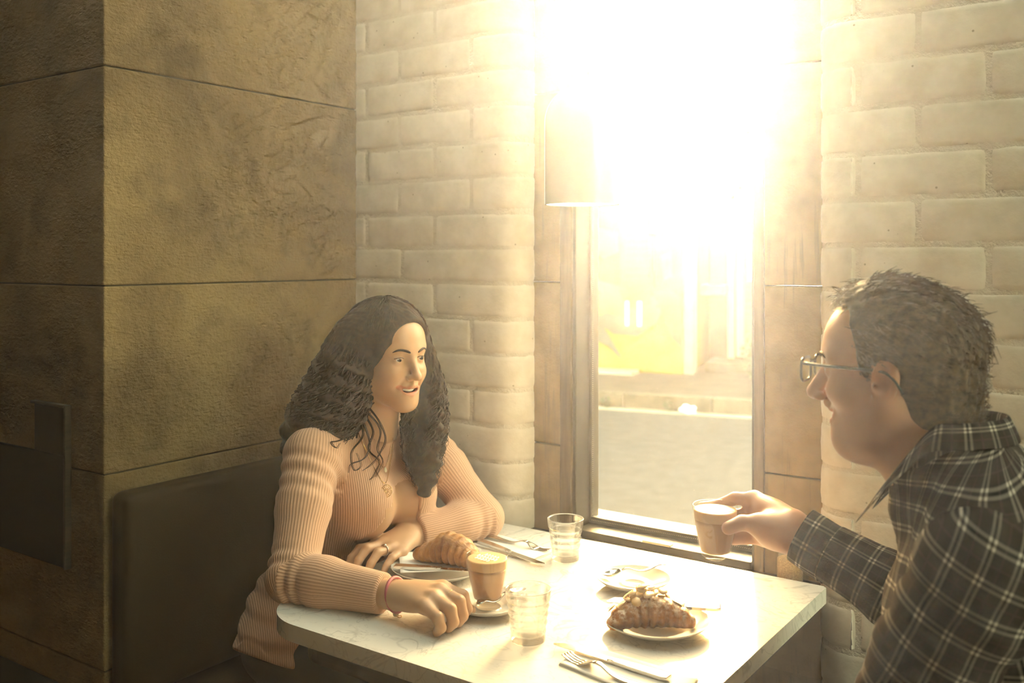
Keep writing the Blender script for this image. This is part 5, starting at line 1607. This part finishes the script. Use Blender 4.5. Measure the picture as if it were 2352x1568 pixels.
# =================================================================== the man
FM = Frame((-.335, 1.400, 1.2426), math.radians(180 - 1), 0.0, 0.0, 1.0)
Mn = dict(neck0=FM.p((-.025, 0, -.06)), neck1=A3((-.255, 1.400, 1.075)),
          ls=A3((-.190, 1.205, 1.035)), le=A3((-.300, 1.180, .800)), lw=A3((-.47, 1.30, .66)),
          rs=A3((-.205, 1.580, 1.035)), re=A3((-.300, 1.575, .845)), rw=A3((-.528, 1.582, .940)),
          pel=A3((-.10, 1.390, .56)))
def man_torso(g=0.0):
    return [cone(Mn['pel'], A3((-.15, 1.392, .78)), .150 + g, .145 + g, .03),
            ell((-.190, 1.392, .90), (.138 + g, .178 + g, .170 + g), rotm('y', -.18), .06),
            ell((-.165, 1.392, 1.01), (.105 + g, .165 + g, .085 + g), rotm('y', -.25), .06),
            ell(Mn['pel'], (.15 + g, .185 + g, .12 + g), None, .06),
            cone(Mn['ls'] + A3((.0, .03, .0)), Mn['rs'] + A3((.0, -.03, 0)), .062 + g, .062 + g, .06),
            cone(Mn['ls'] + A3((.0, .04, .03)), Mn['neck1'] + A3((.03, -.03, .03)), .035 + g, .045 + g, .05),
            cone(Mn['rs'] + A3((.0, -.04, .03)), Mn['neck1'] + A3((.03, .03, .03)), .035 + g, .045 + g, .05)]
def man_arm(s, e, w, g=0.0, rwr=.029):
    u = e - s; f = w - e
    return [cone(s, s + .45 * u, .062 + g, .053 + g, .03), cone(s + .45 * u, e, .053 + g, .043 + g, .02),
            cone(e, e + .32 * f, .043 + g, .044 + g, .02), cone(e + .32 * f, w, .044 + g, rwr + g, .02)]
CUX, CUY = CUP_AX[0], CUP_AX[1]
def cupp(ang, z, rad):
    """a point round the held glass: 0 deg = towards the wrist (+x), 90 = window side (+y)"""
    a = math.radians(ang); return A3((CUX + rad * math.cos(a), CUY + rad * math.sin(a), z))
def man_right_hand():
    w = Mn['rw']; k = []
    zt = CUP_TOP
    mc = [A3((-.622, 1.634, zt + .004)), A3((-.612, 1.640, zt - .018)), A3((-.604, 1.638, zt - .040)), A3((-.598, 1.630, zt - .060))]
    for i, m in enumerate(mc):
        k.append(cone(w + A3((-.016, .008, (.012, .004, -.006, -.014)[i])), m, .024, .0145, .018))
    k.append(ell((w + mc[1] + mc[2]) / 3 + A3((-.004, -.006, .000)), (.046, .024, .038), rotm('z', -.55), .02))
    for i in range(4):
        z = zt - .012 - .0195 * i
        rr = .0375 + (.0, .0005, -.0015, -.0045)[i] + .0105
        a1, a2, a3 = (72, 108, 142) if i < 3 else (66, 98, 125)
        r = (.0105, .0108, .0102, .0090)[i]
        pts = [mc[i], cupp(a1, z + .004 + (.012 if i == 0 else 0), rr + .004), cupp(a2, z, rr), cupp(a3, z - .002, rr - .001)]
        k += finger(pts, r * 1.15, r * .86, .010)
    th = [w + A3((-.020, -.018, -.002)), A3((-.590, 1.560, zt - .018)), A3((CUX + .055, CUY - .016, zt - .018)), cupp(-42, zt - .026, .0505)]
    k += [cone(th[0], th[1], .022, .0165, .02), cone(th[1], th[2], .0160, .0125, .006), cone(th[2], th[3], .0128, .0112, .004)]
    k.append(ell((th[0] + th[1]) / 2 + A3((-.004, .012, -.006)), (.026, .020, .026), None, .02))
    return k
mh = man_right_hand()
lw = Mn['lw']
lhm = []
for i, dy in enumerate((-.03, -.01, .01, .03)):
    m = lw + A3((-.075, .03 + dy, .0)); lhm += [cone(lw + A3((-.01, dy * .4, 0)), m, .02, .014, .014)] + finger([m, m + A3((-.04, .006, -.004)), m + A3((-.062, .008, -.016)), m + A3((-.07, .01, -.03))], .011, .0085, .009)
lhm += finger([lw + A3((-.02, .03, 0)), lw + A3((-.05, .07, .0)), lw + A3((-.08, .08, -.008))], .015, .010, .014)
prog = man_torso()
for y in (1.30, 1.48):
    kn = A3((-.52, y, .56)); ft = A3((-.50, y, .075))
    prog += [cone((-.12, y, .555), kn, .092, .064, .04), cone(kn, ft + A3((0, 0, .26)), .062, .060, .02), cone(ft + A3((0, 0, .26)), ft, .060, .042, .02), cone(ft + A3((.02, 0, -.03)), ft + A3((-.18, 0, -.04)), .04, .03, .02)]
prog += man_arm(Mn['ls'], Mn['le'], lw) + man_arm(Mn['rs'], Mn['re'], Mn['rw'])
prog += mh + lhm
prog += [cone(Mn['neck0'] + A3((-.005, 0, .0)), Mn['neck1'] + A3((-.01, 0, 0)), .056, .066, .025), cone(FM.p((-.046, 0, -.03)), Mn['neck1'] + A3((.000, 0, .01)), .046, .058, .03)]
prog += head_prog(FM, True)
me, V, Q = sdf_mesh(prog, .0025, (-.80, 1.08, 0.0), (.10, 1.70, 1.39), 0, 1, .84)
set_color(me, 'tint', head_tint(FM, V, True, (1.0, .70, .66)))
MAN = obj('person', me, M['skin_m'])
tag(MAN, 'seated person in glasses and a dark plaid shirt holding a coffee', 'person')
face_bits(FM, MAN, True, (1.0, -.05, -.03), (.07, .06, .05))

# shirt -------------------------------------------------------------------
g = .010
def folds(P):
    d = .0020 * vnoise(P, 38, 9) + .0016 * np.sin(P[:, 2] * 70 + P[:, 0] * 45 + 3 * np.sin(P[:, 1] * 22))
    return d
def armfold(s, e, w, ph):
    Lu = np.linalg.norm(e - s)
    def f(P):
        v, a, b = poly_param(P, (s, e, w), (0, 0, 1))
        d = -.0050 * np.exp(-((v - Lu) / .07) ** 2) * np.sin(v * 2 * PI / .036 + 1.3 * np.sin(a + ph)) * (.55 + .45 * np.cos(a - ph))
        d += -.0034 * np.sin(v * 2 * PI / .055 + 1.7 * a + ph) * np.exp(-((v - .03) / .10) ** 2)
        d += .0022 * vnoise(P, 46, int(ph * 7))
        return d
    return f
sh = man_torso(g)
sh += [cone(Mn['neck1'] + A3((-.004, 0, .0)), Mn['neck1'] + A3((-.012, 0, .03)), .082, .074, .03)]
sh.append(fnp(folds, op='d'))
sh.append(fnp(lambda P: .56 - P[:, 2], .004, 'i'))
sh.append(fnp(lambda P: prim_d(cone(Mn['neck1'] + A3((-.004, 0, .0)), Mn['neck0'] + A3((0, 0, .03)), .068, .066), P), .006, 's'))
# open front V below the collar
sh.append(fnp(lambda P: prim_d(cone(Mn['neck1'] + A3((-.08, 0, .0)), Mn['neck1'] + A3((-.10, 0, -.055)), .022, .006), P), .006, 's'))
me, V, Q = sdf_mesh(sh, .0038, (-.42, 1.10, .53), (.12, 1.70, 1.18), 0, 1)
ax_x = -.175 + (V[:, 2] - .9) * -.10
ang = np.arctan2(V[:, 1] - 1.392, -(V[:, 0] - ax_x))
ca, sa = math.cos(.12), math.sin(.12)
u0, v0 = ang * .175, V[:, 2] + .25 * np.clip(V[:, 2] - 1.05, 0, 1)
set_float(me, 'pu', u0 * ca - v0 * sa); set_float(me, 'pv', u0 * sa + v0 * ca)
shirt = obj('shirt', me, M['plaid'], MAN); shirt['label'] = 'dark plaid flannel shirt'
for nm, s, e, w, rw_, ph, cut in (('sleeve', Mn['ls'], Mn['le'], lw, .033, .6, .05), ('sleeve', Mn['rs'], Mn['re'], Mn['rw'], .033, 2.1, .055)):
    dirc = (w - e) / np.linalg.norm(w - e)
    pr = man_arm(s, e, w - dirc * .01, g + .002, rw_)
    pr.append(cone(s + A3((0, .05 if s[1] < 1.4 else -.05, .0)), s, .058, .064, .02))
    pr.append(fnp(armfold(s, e, w, ph), op='d'))
    pr.append(fnp(lambda P, w=w, dirc=dirc, cut=cut: (P - (w - dirc * cut)) @ dirc, .003, 'i'))
    lo = np.minimum(np.minimum(s, e), w) - .09; hi = np.maximum(np.maximum(s, e), w) + .09
    me, V, Q = sdf_mesh(pr, .0032, lo, hi, 0, 1)
    ref = (1, .3, 0) if s[1] < 1.4 else (.3, 1, .2)
    inn = s + A3((.01, .16 if s[1] < 1.4 else -.16, .05)); v, a, b = poly_param(V, (inn, s, e, w), ref)
    if s[1] < 1.4:                       # the arm towards the room: cloth lies flat over the shoulder cap
        ua = (e - s) / np.linalg.norm(e - s); up_ = np.cross(ua, (0, 1.0, 0)); up_ /= np.linalg.norm(up_)
        q_ = V - s; set_float(me, 'pu', q_ @ up_ * 1.12 + .25 * (q_[:, 1])); set_float(me, 'pv', q_ @ ua + .10 * q_[:, 1])
    else:
        set_float(me, 'pu', a * .062); set_float(me, 'pv', v + .02)
    obj(nm, me, M['plaid'], MAN)
    # buttoned cuff, open underneath
    R0, R1, L = .041, .039, .062
    e1 = np.cross(dirc, (0, 0, 1.0)); e1 /= np.linalg.norm(e1); e2 = np.cross(e1, dirc)
    Vc, Fc = [], []; nA, nL = 40, 8
    lay = []
    for th in (0, .0022):
        for i in range(nA + 1):
            q = -1.45 + 2 * PI * .985 * i / nA
            for j in range(nL + 1):
                s_ = j / nL; r_ = (R0 + (R1 - R0) * s_) + th + .0012 * math.sin(3 * q + 4 * s_) + (.004 * (i / nA))
                c = w - dirc * (L + .006) + dirc * L * s_
                Vc.append(c + r_ * (math.cos(q) * e1 * .95 + math.sin(q) * e2 * 1.08)); lay.append((q * R0, s_ * L))
    k = (nA + 1) * (nL + 1)
    for t_ in (0, 1):
        for i in range(nA):
            for j in range(nL):
                a_ = t_ * k + i * (nL + 1) + j; fq = (a_, a_ + nL + 1, a_ + nL + 2, a_ + 1)
                Fc.append(fq if t_ else fq[::-1])
    for i in range(nA):
        for j in (0, nL):
            a_ = i * (nL + 1) + j; Fc.append((a_, a_ + nL + 1, k + a_ + nL + 1, k + a_))
    for i in (0, nA):
        for j in range(nL):
            a_ = i * (nL + 1) + j; Fc.append((a_, a_ + 1, k + a_ + 1, k + a_))
    me = mesh(Vc, Fc, True); la = np.array(lay); set_float(me, 'pu', la[:, 0]); set_float(me, 'pv', la[:, 1] + .012)
    obj('cuff', me, M['plaid'], MAN)
# collar: a folded band round the neck with two points in front
nc = 36; Vc, Fc, pu, pv = [], [], [], []
ctr = Mn['neck1'] + A3((-.014, 0, .0))
for layer in range(4):
    for i in range(nc + 1):
        q = (i / nc - .5) * 2 * math.radians(158)           # 0 = nape (+x)
        cx, cy = math.cos(q), math.sin(q)
        f = max(0.0, -cx)                                    # 1 at the front
        top = ctr + A3((.073 * cx * 1.02 + .004, .074 * cy, .118 - .096 * f - .012 * (1 - cx) * .5))
        sp = .030 + .030 * f ** 2
        drop = .036 + .044 * f ** 3
        low = ctr + A3(((.073 + .022) * cx - .030 * f ** 3, (.074 + sp * .55) * cy, .118 - .096 * f - .012 * (1 - cx) * .5 - drop))
        base = ctr + A3((.068 * cx, .069 * cy, .02 - .05 * f))
        p = (base, top - A3((.002 * cx, .002 * cy, 0)), top + A3((.002 * cx, .002 * cy, -.001)), low)[layer]
        Vc.append(p); pu.append(q * .085); pv.append((0, .045, .047, .047 + drop)[layer])
for l in range(3):
    for i in range(nc):
        a_ = l * (nc + 1) + i; Fc.append((a_, a_ + 1, a_ + nc + 2, a_ + nc + 1))
me = mesh(Vc, Fc, True); set_float(me, 'pu', pu); set_float(me, 'pv', pv)
o = obj('collar', me, M['plaid'], MAN); md = o.modifiers.new('thick', 'SOLIDIFY'); md.thickness = .0025; md.offset = 0
md = o.modifiers.new('sub', 'SUBSURF'); md.levels = 1; md.render_levels = 2
bsh = bvh_of(shirt)
for z_, dx in ((1.01, 0), (.93, 0)):
    hit = bsh.ray_cast(Vector((-.7, 1.385, z_)), Vector((1, 0, 0)))
    if hit[0]:
        o = obj('button', lathe_mesh([(0, 0), (.0052, 0), (.0055, .0012), (.004, .002), (0, .0015)], 16), M['button'], MAN)
        o.location = hit[0]; o.rotation_euler = hit[1].to_track_quat('Z', 'Y').to_euler()
# trousers and shoes
tr_ = [ell(Mn['pel'] + A3((0, 0, -.01)), (.160, .195, .115), None, .05)]
for y in (1.30, 1.48):
    kn = A3((-.52, y, .56)); ft = A3((-.50, y, .075))
    tr_ += [cone((-.12, y, .555), kn, .100, .072, .04), cone(kn, ft + A3((0, 0, .04)), .072, .056, .02)]
me, V, Q = sdf_mesh(tr_, .007, (-.68, 1.15, .05), (.14, 1.65, .72), 0, 1)
obj('trousers', me, M['trouser'], MAN)

# hair -------------------------------------------------------------------
hp = [FM.E((-.016, 0, .034), (.106, .086, .092), k=.01), FM.E((.012, 0, .062), (.072, .062, .066), k=.02), FM.E((-.058, 0, -.040), (.058, .064, .066), k=.03)]
def hairline(P):
    q = FM.loc(P); x, y, z = q[:, 0], np.abs(q[:, 1]), q[:, 2]
    xh = np.interp(z, [-.03, -.01, .02, .055, .080, .096, .115], [.012, .020, .030, .034, .040, .052, .070]) + np.clip(.045 - y, 0, .05) * np.interp(z, [.05, .09], [0, .25])
    zl = np.interp(x, [-.09, -.045, -.028, .006, .03], [-.104, -.098, -.024, -.022, -.018])
    d = np.maximum(x - xh, zl - z) * .7
    ear = prim_d(ell((-.010, .080, -.010), (.021, .03, .031)), np.stack((x, y, z), 1))
    return np.maximum(d, -ear)
hp.append(fnp(hairline, .004, 'i'))
hp.append(fnp(lambda P: .0016 * vnoise(P, 300, 3) + .0012 * np.sin(FM.loc(P)[:, 1] * 420 + 30 * FM.loc(P)[:, 2]), op='d'))
me, V, Q = sdf_mesh(hp, .0024, (-.47, 1.28, 1.10), (-.18, 1.52, 1.40), 0, 1)
hm = obj('hair', me, M['hair_m'], MAN); hm['label'] = 'short brown hair'
rg = np.random.default_rng(9)
L_ = FM.loc(V)
c0 = A3((-.016, 0, .02)); nrm = L_ - c0; nrm /= np.linalg.norm(nrm, axis=1)[:, None]
okv = np.nonzero((L_[:, 2] > -.09) & (np.linalg.norm((L_ - A3((-.016, 0, .034))) / A3((.106, .086, .092)), axis=1) > .93))[0]
paths, rads = [], []
for i in rg.choice(okv, 4600):
    p = L_[i]; n_ = nrm[i]
    comb = A3((-.75, np.sign(p[1]) * .12, -.25 if p[2] < .07 else .10)); 
    if p[0] > .03 and p[2] > .085: comb = A3((.9, .1, .35))
    comb = comb - n_ * (comb @ n_) * 1.0 + rg.normal(0, .16, 3); comb /= np.linalg.norm(comb)
    ln = .022 if p[2] > .06 else .013
    ln *= rg.uniform(.6, 1.2)
    a = p - n_ * .001; b = p + comb * ln * .55 + n_ * .0014; c = p + comb * ln - n_ * rg.uniform(-.0012, .002)
    paths.append(np.array([FM.p(a), FM.p(b), FM.p(c)])); rads.append(np.array([.0007, .0006, .0002]))
for i in range(26):                                          # stray tuft at the front and wisps at the back
    if i < 18: p = A3((rg.uniform(.045, .066), rg.uniform(-.045, .03), rg.uniform(.098, .106))); d1, d2 = A3((.012, 0, .008)), A3((.020, rg.normal(0, .004), .010))
    else: p = A3((rg.uniform(-.125, -.112), rg.uniform(-.02, .02), rg.uniform(.03, .07))); d1, d2 = A3((-.010, 0, .002)), A3((-.016, 0, -.014))
    paths.append(np.array([FM.p(p), FM.p(p + d1), FM.p(p + d2)])); rads.append(np.array([.0008, .0006, .0002]))
obj('hair_strands', strands(paths, rads, 3), M['hair_m'], MAN, kind='stuff')

# spectacles ----------------------------------------------------------------
gl = bpy.data.objects.new('spectacles', None); COL.objects.link(gl); gl.parent = MAN
fr_x = .1085
def lens_loop(q, sx=1.0, n=32):
    P = []
    for t_ in np.linspace(0, 2 * PI, n, endpoint=False):
        c, s_ = math.cos(t_), math.sin(t_)
        y = .0245 * np.sign(c) * abs(c) ** .55; z = .0165 * np.sign(s_) * abs(s_) ** .6
        P.append(FM.p((fr_x - .10 * abs(y + q * .0315) * .6 + .003, q * .0330 + y, .000 + z - .003)))
    return np.array(P)
for q in (-1, 1):
    lp = lens_loop(q)
    fr = obj('rim', tube_mesh(lp, .0021, 8, True), M['acetate'], gl)
    c = lp.mean(0); obj('lens', mesh([c] + list(lp), [(0, 1 + i, 1 + (i + 1) % len(lp)) for i in range(len(lp))], True), M['thin_glass'], gl)
    hinge = FM.p((fr_x - .0045, q * .0575, .0075))
    V0 = spline([hinge, FM.p((.070, q * .0735, .0075)), FM.p((.030, q * .0790, .0070)), FM.p((-.008, q * .0830, .0060)), FM.p((-.024, q * .0840, -.004)), FM.p((-.036, q * .0830, -.022))], 24)
    obj('temple', tube_mesh(V0, np.r_[np.full(14, .0026), np.linspace(.0025, .0018, 10)], 8), M['acetate'], gl)
obj('bridge', tube_mesh(spline([FM.p((fr_x + .001, -.0085, .004)), FM.p((fr_x + .004, 0, .0065)), FM.p((fr_x + .001, .0085, .004))], 10), .0019, 8), M['acetate'], gl)
# stool under him
st = thing('stool', 'dark wooden stool under the person in plaid', 'stool', (-.08, 1.39, 0))
lpart('seat', lathe_mesh([(0, .40), (.17, .40), (.18, .41), (.18, .43), (.17, .442), (0, .442)], 40), M['dark_wood'], st).location = (-.08, 1.39, 0)
for a in (.6, 2.2, 3.8, 5.4):
    lpart('leg', tube_mesh(np.array([(-.08 + .13 * math.cos(a), 1.39 + .13 * math.sin(a), .405), (-.08 + .17 * math.cos(a), 1.39 + .17 * math.sin(a), 0)]), .016, 10), M['dark_wood'], st)
